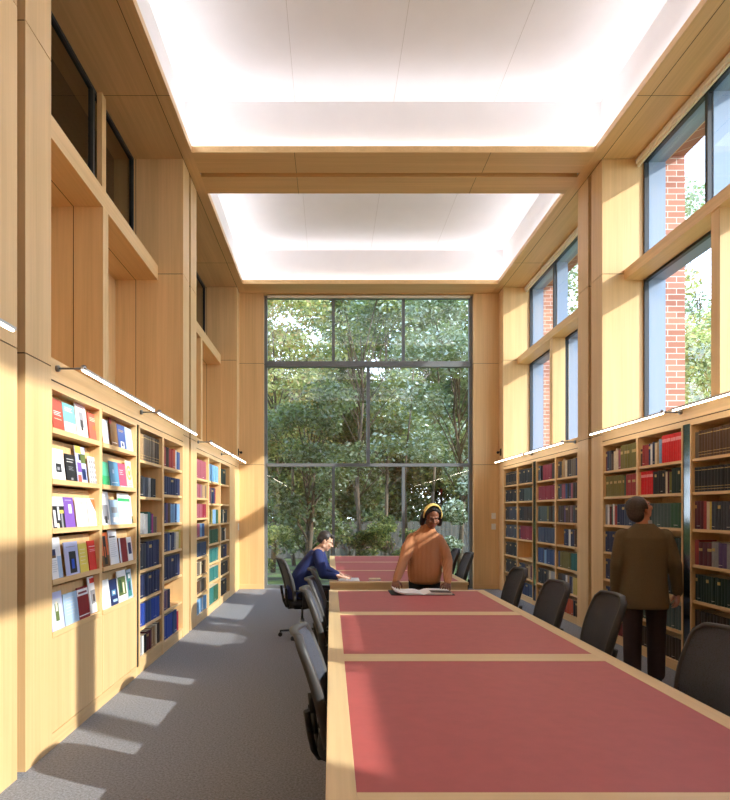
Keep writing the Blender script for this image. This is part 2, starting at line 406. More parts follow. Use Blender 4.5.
# switches and small dark wall fittings at the far corners
for x, z, lab in ((-1.87, 1.28, 'white switch plate low on the left wall beside the garden window'),):
    m = MB(); m.box(x, x+.012, 12.5, 12.58, z-.07, z+.07, bev=.003); tag(m.build('switch_plate', SWITCH, None, (x, 12.54, z-.07)), lab, 'switch')
for z, lab in ((1.5, 'upper white switch plate on the wall right of the garden window'), (1.28, 'lower white switch plate on the wall right of the garden window')):
    m = MB(); m.box(3.30, 3.39, YE-.012, YE, z-.06, z+.06, bev=.003); tag(m.build('switch_plate', SWITCH, None, (3.34, YE-.006, z-.06)), lab, 'switch', 'switch plates')
for x, s, lab in ((XL, 1, 'small black wall sensor at the left corner of the garden window'), (XR, -1, 'small black wall sensor at the right corner of the garden window')):
    t = empty('wall_sensor', (x, 12.55, 2.74), label=lab, cat='sensor')
    m = MB(); m.box(x, x+s*.015, 12.52, 12.58, 2.72, 2.86); m.build('back_plate', BLACKP, t)
    m = MB(); m.cyl((x+s*.01, 12.55, 2.8), (x+s*.05, 12.55, 2.79), .012); m.ball((x+s*.06, 12.55, 2.785), .028); m.build('sensor_head', BLACKP, t)

# ------------------------------------------------------------------ bookcases
def bookcase(sgn, cols, shelves, label, name='bookcase'):
    """cols: list of (y0, y1) openings; shelves: list (per column) of shelf-top heights, bottom last"""
    xf = XL if sgn < 0 else XR
    X = lambda d: xf+sgn*d                      # d = depth behind the face
    ya, yb = min(c[0] for c in cols)-.02, max(c[1] for c in cols)+.02
    t = empty(name, (X(.2), (ya+yb)/2, 0), label=label, cat='bookcase', group='built-in oak bookcases')
    m = MB(); m.box(X(.27), X(.29), ya, yb, .1, 2.44); m.build('back_panel', WZ, t)
    edges = sorted({round(c[0], 3) for c in cols} | {round(c[1], 3) for c in cols})
    for i, y in enumerate([ya]+[None]*(len(cols)-1)+[yb]): pass
    cs = sorted(cols)
    m = MB(); m.box(X(.0), X(.27), ya, cs[0][0], 0, 2.44); m.build('side_panel', WZ, t)
    m = MB(); m.box(X(.0), X(.27), cs[-1][1], yb, 0, 2.44); m.build('side_panel', WZ, t)
    for a, b in zip(cs, cs[1:]):
        m = MB(); m.box(X(.0), X(.27), a[1], b[0], .0, 2.44); m.build('divider', WZ, t)
    for c, sh in zip(cols, shelves):
        m = MB(); m.box(X(.0), X(.27), c[0], c[1], 2.42, 2.44); m.build('top_panel', WY, t)
        for z in sh[:-1]:
            m = MB(); m.box(X(.012), X(.27), c[0], c[1], z-.028, z); m.build('shelf', WY, t)
        m = MB(); m.box(X(.0), X(.27), c[0], c[1], sh[-1]-.03, sh[-1]); m.build('shelf', WY, t)
        m = MB(); m.box(X(.006), X(.03), c[0], c[1], 0, sh[-1]-.033); m.build('plinth', WY, t)
    return t
S7 = [2.10, 1.78, 1.43, 1.09, .75, .41, .10]
SLA = [2.11, 1.745, 1.365, 1.01, .72, .44, .15]
SLB = [2.11, 1.79, 1.46, 1.13, .80, .46, .12]
S8 = [2.07, 1.79, 1.50, 1.22, .94, .67, .41, .12]
SL2 = [2.07, 1.72, 1.39, 1.08, .78, .48, .12]
R1A = (7.00, 7.85); R1B = (6.10, 6.96); R1C = (5.05, 5.93); R1D = (4.17, 5.01)
R2A = (8.67, 9.49); R2B = (9.54, 10.40); R2C = (10.60, 11.44); R2D = (11.49, 12.33)
L1A = (6.09, 6.90); L1B = (6.97, 7.85); L2A = (8.67, 9.50); L2B = (9.56, 10.49); L2C = (10.55, 11.50)
bookcase(1, [R1A, R1B], [S7, S7], 'oak bookcase of two columns behind the standing man, left of the mirror strip')
bookcase(1, [R1C, R1D], [S7, S7], 'oak bookcase right of the mirror strip at the right edge of the photo')
bookcase(1, [R2A, R2B], [S7, S7], 'oak bookcase in the far right bay, its half nearer the tall pillar')
bookcase(1, [R2C, R2D], [S7, S7], 'oak bookcase in the far right bay, its half nearer the garden window')
bookcase(-1, [L1A, L1B], [SLA, SLB], 'oak bookcase on the left between the magazine display and the tall pillar')
bookcase(-1, [L2A, L2B, L2C], [S8, SL2, SL2], 'oak bookcase of three columns on the left, nearest the garden window')
m = MB(); m.box(XL, -2.3, 11.52, 12.37, 0, 2.44); trim(m, [WZ])
MIRROR = pmat('mirror_strip', (112, 116, 120), .08, 1, var=.0)
for (x0, x1, y0, y1) in ((XR+.008, 3.8, 5.95, 6.08), (XR+.008, 3.8, 10.42, 10.58), (XL-.008, -2.3, 5.985, 6.07)):
    m = MB(); m.box(x0, x1, y0, y1, .08, 2.44); trim(m, [MIRROR])
    m = MB(); m.box(XL-.006 if x0 < 0 else XR+.006, x1, y0, y1, 0, .08); trim(m, [WY])
# plain panelled wall of the bay beside the camera
for sgn in (-1, 1):
    m = MB(); xf = XL if sgn < 0 else XR
    y0, y1 = bay(0); m.box(xf+sgn*.01, xf+sgn*.36, y0, y1, 0, 2.44); trim(m, [WZ])

# magazine display: two columns, five sloping shelves, cupboards under
ZD = [2.145, 1.80, 1.465, 1.118, .765]
DC = [(4.165, 5.03), (5.09, 5.965)]
dt = empty('magazine_display', (-2.0, 5.07, 0), label='oak magazine display with sloping shelves on the left wall, cupboards below', cat='display shelving')
m = MB()
m.box(XL, -2.16, 4.15, 4.165, 0, 2.44); m.build('side_panel', WZ, dt)
m = MB(); m.box(XL, -2.16, 5.965, 5.985, 0, 2.44); m.build('side_panel', WZ, dt)
m = MB(); m.box(XL-.004, -2.16, 5.03, 5.09, .1, 2.44); m.build('divider', WZ, dt)
for a, b in DC:
    for z in ZD:
        top = z+.30
        m = MB(); m.loft([[(-1.925, y, z), (-1.935, y, z), (-1.975, y, top), (-1.965, y, top)] for y in (a, b)], smooth=False); m.build('sloping_back', WZ, dt)
        m = MB(); m.box(XL-.002, -1.96, a, b, z-.018, z); m.box(XL+.006, XL-.006, a, b, z-.018, z+.018); m.box(-1.96, -2.06, a, b, z-.018, z-.003); m.build('shelf', WY, dt)
    m = MB(); m.box(XL, -2.1, a, b, 2.42, 2.44); m.build('top_panel', WY, dt)
    m = MB(); m.box(XL-.003, XL-.022, a+.003, b-.003, .105, ZD[-1]-.024); m.build('cupboard_door', WZ, dt)
m = MB(); m.box(XL, XL-.03, 4.165, 5.965, 0, .1); m.build('plinth', WY, dt)

# ---- magazines and leaflets, standing face out
def C_(n): return pmat('cover_'+n, MC[n], .45, var=.03, scale=8)
MC = dict(brick=(176, 74, 58), aqua=(120, 205, 212), white=(240, 240, 240), pink=(232, 190, 200), coral=(226, 100, 82), brown=(120, 84, 46), blue=(52, 82, 150),
          pale=(190, 210, 230), black=(36, 36, 40), grey=(150, 150, 155), lgrey=(205, 208, 212), green=(58, 176, 110), steel=(98, 150, 184), rose=(214, 88, 118),
          cream=(236, 224, 196), yellow=(226, 206, 92), gold=(204, 164, 50), purple=(128, 88, 176), orange=(226, 112, 60), navy=(34, 50, 96), red=(214, 52, 46),
          dred=(140, 34, 42), lilac=(190, 196, 232), teal=(50, 130, 130), olive=(96, 112, 60), dgreen=(42, 74, 50), mint=(90, 190, 150), bblue=(30, 80, 200), sky=(170, 196, 220))
T = lambda v0, n, c, u0=.15, u1=.8, dv=.05: [(u0, v0-i*dv, u1-(i % 2)*.1, v0-i*dv+.018, c) for i in range(n)]
# (row, x0, x1, height m, lift, colour, [(u0,v0,u1,v1,colour)...], label)
MAG = [
 (0, 53, 64, .235, 0, 'brick', T(.62, 3, 'white')+T(.4, 1, 'cream'), 'brick red booklet with pale lettering, first on the top display shelf'),
 (0, 64.6, 76, .235, 0, 'aqua', [(0, .3, 1, .42, 'white'), (0, 0, 1, .12, 'mint'), (0, .12, 1, .3, 'white')]+T(.86, 3, 'white'), 'aqua and white booklet beside the brick red one'),
 (0, 77, 87.5, .27, .015, 'white', [(0, .9, 1, 1, 'pink'), (.3, .3, .7, .72, 'grey'), (.4, .2, .6, .5, 'black')]+T(.86, 1, 'coral'), 'tall white leaflet with pink top and grey figure'),
 (0, 89.5, 100, .235, 0, 'coral', [(.35, .45, .65, .6, 'orange')]+T(.84, 3, 'cream'), 'coral red booklet at the right end of the top shelf, left column'),
 (0, 103.5, 109, .23, 0, 'white', T(.8, 3, 'lgrey'), 'narrow white leaflet at the left of the top shelf, right column'),
 (0, 111, 118.2, .255, .01, 'brown', [(0, .8, .3, 1, 'dred')]+T(.16, 1, 'white'), 'brown photo-covered magazine on the top shelf, right column'),
 (0, 118.6, 126, .24, 0, 'blue', [(.3, .12, .75, .36, 'white'), (.4, .17, .65, .31, 'navy')]+T(.78, 2, 'gold'), 'blue booklet with a round white emblem'),
 (0, 126.4, 134.5, .24, 0, 'pale', T(.9, 5, 'lgrey'), 'pale blue leaflet at the right end of the top shelf'),
 (1, 52.6, 65, .235, 0, 'white', [(.3, .3, .75, .56, 'black'), (.4, .36, .6, .46, 'grey')], 'white booklet with a small black square picture'),
 (1, 66.5, 77, .215, 0, 'black', T(.82, 2, 'white', dv=.09)+T(.56, 3, 'grey', .25, .7)+[(.4, .12, .6, .2, 'grey')], 'black booklet with white title lines'),
 (1, 77.4, 87, .285, .01, 'lilac', [(0, .8, .6, 1, 'yellow'), (.5, .55, 1, .8, 'olive'), (.1, .3, .5, .55, 'purple'), (.5, .1, .9, .4, 'navy'), (.05, 0, .4, .22, 'coral'), (.3, .62, .5, .78, 'black')], 'tall collage-covered magazine in many colours'),
 (1, 89.5, 100, .235, 0, 'lgrey', [(.1+.2*i, .08+.17*j, .22+.2*i, .18+.17*j, 'grey') for i in range(4) for j in range(5)], 'grey patterned booklet on the second shelf'),
 (1, 102.5, 109.4, .215, 0, 'mint', [(0, 0, 1, .45, 'green'), (0, .8, .5, 1, 'mint')], 'green booklet on the second display shelf'),
 (1, 110.4, 119.5, .235, 0, 'steel', [(.3, .55, .5, .7, 'sky')]+T(.2, 1, 'white'), 'steel blue booklet between the green and the pink one'),
 (1, 119.8, 126.8, .235, 0, 'rose', T(.72, 3, 'white', .1, .6, .08)+[(0, 0, 1, .12, 'pink')], 'pink booklet on the second display shelf'),
 (1, 127.2, 137, .275, 0, 'cream', 'disc', 'cream poster booklet with a round yellow emblem'),
 (2, 52.6, 65, .235, 0, 'white', [(0, .86, 1, 1, 'lilac'), (0, 0, 1, .72, 'black'), (.1, .1, .3, .6, 'lgrey'), (.45, .3, .6, .7, 'white'), (.7, .05, .85, .5, 'grey'), (.3, .0, .5, .2, 'cream'), (.62, .5, .95, .6, 'yellow')], 'black and white floral covered magazine on the middle shelf'),
 (2, 65.4, 75, .235, 0, 'purple', [(.45, .5, .75, .78, 'white')]+T(.9, 1, 'lilac'), 'purple booklet with a white panel'),
 (2, 77, 88, .235, 0, 'white', [(.3, .25, .7, .6, 'lgrey')]+T(.85, 2, 'coral')+T(.15, 1, 'pink'), 'white booklet with a faint grey drawing'),
 (2, 89, 100, .235, 0, 'white', 'tri', 'white booklet with an orange red triangle'),
 (2, 102.5, 110.5, .30, .0, 'white', [(.1, .2, .8, .62, 'grey'), (.3, .1, .6, .3, 'black')]+T(.9, 2, 'lgrey'), 'tall white leaflet with a grey photograph'),
 (2, 111, 119.5, .235, 0, 'sky', [(.15, .5, .85, .72, 'grey'), (.2, .15, .8, .34, 'white')], 'pale grey-blue photo booklet on the middle shelf'),
 (2, 119.8, 131.2, .30, 0, 'white', [(0, .74, 1, .84, 'green')]+T(.6, 6, 'lgrey'), 'large white sheet with a green band'),
 (2, 131.6, 135.5, .28, 0, 'lgrey', [(0, 0, 1, .3, 'olive'), (.2, .1, .8, .2, 'black')], 'narrow pale leaflet at the right end of the middle shelf'),
 (3, 52, 62.5, .30, 0, 'white', [(0, .58, .5, .72, 'navy'), (0, .52, .5, .58, 'brown'), (.6, 0, 1, .55, 'sky')]+T(.45, 6, 'lgrey', .08, .55), 'tall white brochure with small photo and pale blue side, fourth shelf'),
 (3, 66, 79.5, .255, 0, 'lilac', [(.3, .1, .8, .72, 'black'), (.45, .22, .65, .5, 'bblue')]+T(.85, 1, 'grey'), 'pale lilac magazine with a dark window picture'),
 (3, 80, 88.3, .23, 0, 'yellow', T(.8, 5, 'cream', dv=.12), 'yellow booklet beside the red one'),
 (3, 89.3, 99.8, .245, 0, 'red', [(.1, .8, .9, .82, 'white')]+T(.7, 2, 'pink'), 'bright red booklet on the fourth shelf'),
 (3, 102.5, 109.6, .30, 0, 'orange', [(0, 0, 1, .35, 'brown'), (.3, .1, .7, .9, 'black'), (.4, .3, .55, .6, 'orange')], 'orange and black booklet with a bottle-like dark shape'),
 (3, 110.2, 118.6, .30, .015, 'white', [(.1, .78, .8, .82, 'black')]+T(.7, 9, 'lgrey', dv=.06), 'tall white typed letter standing on the fourth shelf'),
 (3, 120, 127.5, .235, 0, 'dred', [(0, 0, .22, 1, 'lgrey')], 'dark red booklet with a grey edge'),
 (3, 128.2, 138, .235, 0, 'white', [(.15, .32, .8, .78, 'navy')], 'white card with a square navy picture at the shelf end'),
 (4, 52, 64, .27, 0, 'lilac', [(.15, .18, .85, .82, 'lgrey'), (.35, .25, .65, .7, 'olive'), (.42, .5, .58, .75, 'cream')], 'pale blue booklet with a standing figure picture, bottom shelf'),
 (4, 65, 78.8, .235, 0, 'sky', T(.84, 6, 'lgrey', dv=.1), 'pale blue-grey booklet on the bottom display shelf'),
 (4, 79, 89.5, .25, 0, 'dred', [(0, .74, 1, .94, 'white'), (.1, .8, .9, .86, 'dred'), (0, .12, 1, .15, 'white')], 'dark red booklet with a white heading band'),
 (4, 90, 99, .29, .02, 'white', [(.2, .82, .7, .95, 'red'), (.2, .25, .8, .62, 'grey'), (.4, .3, .6, .5, 'black')], 'white leaflet with a red box above a grey photograph'),
 (4, 102.5, 110.5, .25, 0, 'white', [(.5, .4, .8, .5, 'lgrey')], 'plain white booklet on the bottom shelf, right column'),
 (4, 111, 118, .235, 0, 'navy', [(.2, .4, .75, .6, 'steel'), (.3, .15, .9, .25, 'sky'), (.35, .45, .6, .55, 'white')], 'navy blue booklet with a pale round shape'),
 (4, 118.6, 127.5, .28, .01, 'white', [(.05, .2, .9, .8, 'olive'), (.2, .3, .45, .7, 'dgreen'), (.55, .25, .7, .6, 'cream')], 'white magazine with a green garden photograph'),
 (4, 128.4, 135, .28, 0, 'sky', [(0, .1, .8, .9, 'teal'), (.2, .3, .6, .6, 'navy'), (.3, .7, .7, .85, 'white')], 'narrow blue-green picture leaflet at the right end of the bottom shelf'),
]
MX = -1.900
for (row, x0, x1, h, lift, col, deco, lab) in MAG:
    ya, yb = -MX*620/(330.5-x0), -MX*620/(330.5-x1)
    ya = max(ya, 4.172); yb = min(yb, 5.958); lean = math.atan2(.034, .30); ca, sa = math.cos(lean), math.sin(lean)
    b0 = Vector((MX+.002, ya, ZD[row]+.001+lift)); w = yb-ya; th = .006
    P = lambda u, v, d=0: b0+Vector((-sa*v*h+ca*d, u*w, ca*v*h+sa*d))
    cols = [col]; m = MB()
    def slab(u0, v0, u1, v1, d0, d1, mi):
        q = [P(u0, v0, d0), P(u1, v0, d0), P(u1, v1, d0), P(u0, v1, d0)]; r = [P(u0, v0, d1), P(u1, v0, d1), P(u1, v1, d1), P(u0, v1, d1)]
        vs = [m.b.verts.new(p) for p in q+r]
        for f in ((0, 1, 2, 3), (7, 6, 5, 4), (0, 4, 5, 1), (1, 5, 6, 2), (2, 6, 7, 3), (3, 7, 4, 0)): m.b.faces.new([vs[i] for i in f]).material_index = mi
    def ci(c):
        if c not in cols: cols.append(c)
        return cols.index(c)
    slab(0, 0, 1, 1, 0, th, 0)
    if deco == 'disc':
        for R, c, d in ((.42, 'olive', .0004), (.39, 'yellow', .0008), (.28, 'cream', .0012), (.16, 'gold', .0016)):
            m.quad([P(.5+R*math.cos(a*PI/12), .58+R*w/h*math.sin(a*PI/12), th+d) for a in range(24)], ci(c))
        for i in range(3): slab(.2, .06+.07*i, .8, .09+.07*i, th, th+.0004, ci('grey'))
    elif deco == 'tri':
        m.quad([P(.25, .98, th+.0005), P(.98, .98, th+.0005), P(.98, .2, th+.0005)], ci('orange'))
        for i in range(3): slab(.12, .1+.1*i, .45, .13+.1*i, th, th+.0004, ci('grey'))
    else:
        for k_, (u0, v0, u1, v1, c) in enumerate(deco): slab(u0, v0, u1, v1, th, th+.0003*(1+k_*.3), ci(c))
    o = m.build('magazine', [C_(c) for c in cols], None, (MX, (ya+yb)/2, ZD[row]))
    tag(o, lab+(' of the display' if 'display' not in lab and 'shelf' not in lab else ''), 'magazine', 'magazines standing face out on the display')

# ------------------------------------------------------------------ books
BC = dict(darkred=(112, 34, 38), navy=(34, 44, 84), slate=(62, 68, 80), brown=(92, 62, 40), cream=(222, 204, 168), olive=(122, 112, 44), green=(46, 92, 62),
          red=(172, 56, 54), scarlet=(214, 34, 40), grey=(150, 148, 146), white=(226, 224, 218), black=(34, 34, 36), blue=(44, 74, 128), lightblue=(120, 164, 204),
          teal=(44, 118, 112), darkgreen=(30, 54, 44), maroon=(96, 34, 48), crimson=(150, 28, 50), royal=(38, 70, 168), rose=(160, 78, 92), mauve=(140, 104, 110),
          tan=(176, 140, 96), purple=(88, 62, 112), orange=(206, 84, 42), yellow=(212, 186, 86), magenta=(178, 44, 120), sky=(112, 170, 216), ochre=(176, 136, 62),
          greybrown=(112, 98, 82), slategreen=(70, 88, 84), darkbrown=(58, 42, 32), slateblue=(58, 72, 100))
CN = dict(darkred='dark red', lightblue='light blue', darkgreen='dark green', greybrown='grey-brown', slategreen='slate green', darkbrown='dark brown', royal='royal blue', sky='sky blue', slateblue='slate blue')
GOLD = pmat('gold_tooling', (190, 160, 96), .4, var=.1); PAG = pmat('book_pages', (216, 204, 178), .9, var=.06, scale=200, stretch=(1, 1, .1))
LABELW = pmat('spine_label_white', (222, 218, 206), .7, var=.03); BAND = pmat('spine_label_pink', (232, 150, 150), .6, var=.05)
def parse(s):
    """'olive5@.8g darkred1@.7' -> runs of (colour, n, height fraction, flags); '_n' = gap of n book widths"""
    out = []
    for tkn in s.split():
        if tkn[0] == '_': out.append(('_', float(tkn[1:]), 0, '')); continue
        h, fl = .78, ''
        if '@' in tkn:
            tkn, hh = tkn.split('@'); fl = ''.join(ch for ch in hh if ch.isalpha()); h = float(''.join(ch for ch in hh if not ch.isalpha()))
        c = tkn.rstrip('0123456789'); n = int(tkn[len(c):] or 1); out.append((c, n, h, fl))
    return out
SPEC = {
 'R1A': [R1A, S7, 1, 'column behind the standing man',
   ['darkred navy slate brown@.65 cream@.72 cream@.8 rose@.75 olive6@.88l', 'olive9@.86l green@.8 red6@.84l', 'grey white darkred@.7 green white@.8 red@.72 navy3 slateblue4', 'navy13@.82', 'navy13@.8', 'navy12@.78', 'darkred8@.78 brown4']],
 'R1B': [R1B, S7, 1, 'column left of the mirror strip',
   ['brown@.6 red3@.72 navy@.74 white@.7 navy@.76 cream@.72 tan@.74 lightblue@.8 scarlet7@.9b', 'scarlet5@.88b black5@.84 cream@.78 maroon@.8 olive@.76 darkgreen4@.88', 'teal2 green slategreen5 green3 teal', 'darkgreen12@.78', 'black12@.78', 'slategreen11@.78', 'darkbrown11@.78']],
 'R1C': [R1C, S7, 1, 'column right of the mirror strip',
   ['greybrown brown8@.8g greybrown5@.8g', 'black13@.8g', 'maroon3@.82 red@.82 cream@.8 yellow@.8 slate5@.8 navy5@.78', 'red@.76 maroon3@.7l grey2@.74l purple2@.72 grey2@.72l maroon2@.7 greybrown cream2@.55', 'darkgreen9@.8 darkbrown5@.8', 'darkbrown8@.8 darkgreen6@.8', 'black12@.78']],
 'R2A': [R2A, S7, 1, 'far right bay, column beside the tall pillar',
   ['brown black ochre tan@.85 cream darkbrown2 greybrown2 navy tan', 'slate2 rose2 blue black navy rose darkbrown2 tan', 'darkbrown3 purple brown2 mauve slate brown2', '_4 navy3 white navy2 brown2 cream', 'blue olive4 green teal3 navy', 'darkbrown2 slate2 white tan navy grey yellow2 olive', 'tan orange2 red orange3 black brown2']],
 'R2B': [R2B, S7, 1, 'far right bay, second column from the tall pillar',
   ['slate2 _1 crimson4 darkbrown3', 'crimson9 rose', 'slategreen4 olive darkbrown3 slategreen2', 'slateblue9', 'blue3 slateblue lightblue@.7 blue4', 'black4 greybrown cream grey2 tan', 'brown3 darkbrown6']],
 'R2C': [R2C, S7, 1, 'far right bay, column left of its mirror strip',
   ['black9', 'black3 slategreen5', 'black3 darkbrown5', 'slate crimson7', '', 'navy3 brown2 tan maroon2', 'navy4 slateblue3']],
 'R2D': [R2D, S7, 1, 'last column on the right before the garden window',
   ['black8@.78g', 'black8', 'black3 slate5', 'slate8', 'black8', 'black8', 'darkbrown7']],
 'L1A': [L1A, SLA, -1, 'column beside the magazine display',
   ['greybrown@.85 tan@.85g greybrown4@.88g darkbrown2@.88g', 'black2@.62 slate2@.6 grey@.6 black2@.6 _1.4', 'grey3@.6 white2@.58 teal@.64 navy@.6 magenta@.58 greybrown2@.5 _1.6', 'slate3@.8 navy5@.84', 'navy8@.9', 'royal3@.9 blue2@.9 royal3@.9', 'grey2@.7 white@.7 black@.7 maroon2@.76 tan2@.8 cream@.82 darkbrown@.84']],
 'L1B': [L1B, SLB, -1, 'column before the left pillar',
   ['tan@.7 red@.72 darkbrown2@.75 red2@.72 orange@.78 white@.76 blue2@.72', 'navy8@.72', 'navy2@.74 purple brown lightblue2@.74 blue lightblue2@.76', 'grey@.6 navy2@.7 blue@.7 grey@.6 navy2@.7 grey@.66 cream2@.7 yellow', 'navy8@.88', 'purple2@.7 mauve@.7 navy@.7 _5.5', 'royal5@.86 blue2@.86 crimson@.76 _1']],
 'L2A': [L2A, S8, -1, 'far left bay, first column after the tall pillar',
   ['rose9', 'mauve2 rose2 mauve tan2 greybrown', 'rose5 crimson3', 'rose3 lightblue blue2', 'slateblue8', 'greybrown3 cream brown2 tan', 'brown3 greybrown3 tan', 'lightblue5 white sky2']],
 'L2B': [L2B, SL2, -1, 'far left bay, middle column',
   ['sky9', 'white rose2 grey navy2 crimson', 'olive3 yellow lightblue2 green2', 'green8', 'teal8', 'teal9', 'teal5 green4']],
 'L2C': [L2C, SL2, -1, 'far left bay, column nearest the garden window',
   ['darkgreen6', '', 'darkgreen3 cream black3', 'tan2 black3 cream', 'black4 navy3', 'black8', 'black7']],
}
ORD = 'first second third fourth fifth sixth seventh eighth ninth tenth eleventh twelfth thirteenth fourteenth fifteenth sixteenth seventeenth eighteenth nineteenth twentieth twenty-first twenty-second twenty-third twenty-fourth twenty-fifth twenty-sixth'.split()
books = []
for key, (span, sh, sgn, where, rows) in SPEC.items():
    rnd = random.Random(key)
    ztop = 2.42
    for r, (row, z) in enumerate(zip(rows, sh)):
        runs = parse(row); hgt = (ztop-z); ztop = z-.028
        if not runs: continue
        tot = []
        for c, n, h, fl in runs:
            if c == '_': tot.append(('_', n, 0, '')); continue
            if sgn > 0 and n > 3: n = int(n*1.4+.5)
            for i in range(n): tot.append((c, rnd.uniform(.94, 1.06) if n > 3 else rnd.uniform(.75, 1.25), h, fl))
        W = span[1]-span[0]-.012; s = W/sum(t[1] for t in tot)
        s = min(s, .115); a = 0; k = 0
        for c, wd, h, fl in tot:
            wd *= s
            if c != '_':
                k += 1
                hh = hgt*(h+rnd.uniform(-.004, .004) if wd else h)
                dd = .175+rnd.uniform(-.006, .006)+(.02 if h > .82 else 0)
                if sgn > 0: y1 = span[1]-.006-a; y0 = y1-wd+.0015
                else: y0 = span[0]+.006+a; y1 = y0+wd-.0015
                ym = (y0+y1)/2; xf = XR if sgn > 0 else XL
                area = 620*abs(xf)*wd/ym**2 * hh*620/ym
                xpx = 330.5+620*xf/ym
                if xpx < 733: books.append(dict(k=k, key=key, row=r, c=c, y0=y0, y1=y1, z=z, h=hh, d=dd, fl=fl, sgn=sgn, area=area, where=where, setb=.022+rnd.uniform(0, .008)))
            a += wd
books.sort(key=lambda b: -b['area'])
def book_geom(m, b, mi, gi, pi, li, bi):
    sgn = b['sgn']; xf = XR if sgn > 0 else XL; X = lambda d: xf+sgn*(b['setb']+d)
    y0, y1, z0, z1 = b['y0'], b['y1'], b['z']+.0005, b['z']+b['h']; D = b['d']; w = y1-y0; n = 5; t = min(.003, w*.12)
    def ring(z, y0=y0, y1=y1, x0=0): 
        f = [(X(x0+.007*(1-math.sin(PI*i/n))), y0+(y1-y0)*i/n) for i in range(n+1)]
        return [(x, y, z) for x, y in f]+[(X(D), y1, z), (X(D), y0, z)]
    fr = [0, .1, .115, .2, .215, .62, .74, .86, .885, 1]
    zs = [z0+(z1-z0)*f for f in fr]
    vs = [[m.b.verts.new(p) for p in ring(z)] for z in zs]; N = len(vs[0])
    for j in range(len(zs)-1):
        for i in range(N):
            f = m.b.faces.new((vs[j][i], vs[j][(i+1) % N], vs[j+1][(i+1) % N], vs[j+1][i]))
            q = mi
            if i < n:
                if 'g' in b['fl'] and j in (1, 3, 7): q = gi
                if 'l' in b['fl'] and j == 5 and b['k'] % 3: q = gi
                if 'b' in b['fl'] and j in (6, ): q = bi
                if not b['fl'] and b['k'] % 4 == 1 and j == 6 and b['c'] in ('navy', 'black', 'brown', 'slate', 'darkgreen', 'maroon', 'darkred'): q = gi
                if not b['fl'] and b['k'] % 5 == 2 and j == 1: q = li
            f.material_index = q
    m.b.faces.new(vs[0][::-1]).material_index = mi
    # top: cover rim with the page block sunk between the boards
    top = vs[-1]
    cy = [(X(.012), y0+t), (X(.012), y1-t), (X(D-.003), y1-t), (X(D-.003), y0+t)]
    inner = [m.b.verts.new((x, y, z1)) for x, y in cy]; low = [m.b.verts.new((x, y, z1-.004)) for x, y in cy]
    m.b.faces.new(top[:n+1]+[inner[1], inner[0]]).material_index = mi
    m.b.faces.new((top[n], top[n+1], inner[2], inner[1])).material_index = mi
    m.b.faces.new((top[n+1], top[n+2], inner[3], inner[2])).material_index = mi
    m.b.faces.new((top[n+2], top[0], inner[0], inner[3])).material_index = mi
    for i in range(4): m.b.faces.new((inner[i], inner[(i+1) % 4], low[(i+1) % 4], low[i])).material_index = pi
    m.b.faces.new(low).material_index = pi
BM = lambda c: pmat('book_cloth_'+c, tuple(v*.84+sum(BC[c])/3*.10 for v in BC[c]) if c != 'scarlet' else BC[c], .6, var=.1, scale=40)
SH = ['top shelf', 'second shelf', 'third shelf', 'fourth shelf', 'fifth shelf', 'sixth shelf', 'seventh shelf', 'bottom shelf']
for b in books[:300]:
    m = MB(); book_geom(m, b, 0, 1, 2, 3, 4)
    xf = (XR if b['sgn'] > 0 else XL)+b['sgn']*.11
    o = m.build('book', [BM(b['c']), GOLD, PAG, LABELW, BAND], None, (xf, (b['y0']+b['y1'])/2, b['z']))
    nrow = len(SPEC[b['key']][4]); sname = 'bottom shelf' if b['row'] == nrow-1 else SH[b['row']]
    tag(o, '%s book, %s from left, %s, %s' % (CN.get(b['c'], b['c']), ORD[b['k']-1], sname, b['where'].replace(', right wall', '').replace('left wall ', '').replace('far right bay, ', '').replace('far left bay, ', '')), 'book',
        'books on the %s wall' % ('right' if b['sgn'] > 0 else 'left'))
m = MB(); cols = sorted({b['c'] for b in books[300:]})
for b in books[300:]: book_geom(m, b, 4+cols.index(b['c']), 0, 1, 2, 3)
o = m.build('books', [GOLD, PAG, LABELW, BAND]+[BM(c) for c in cols])
tag(o, 'remaining rows of bound books filling the farther shelves on both walls', 'books', kind='stuff')
print('BOOKS', len(books))

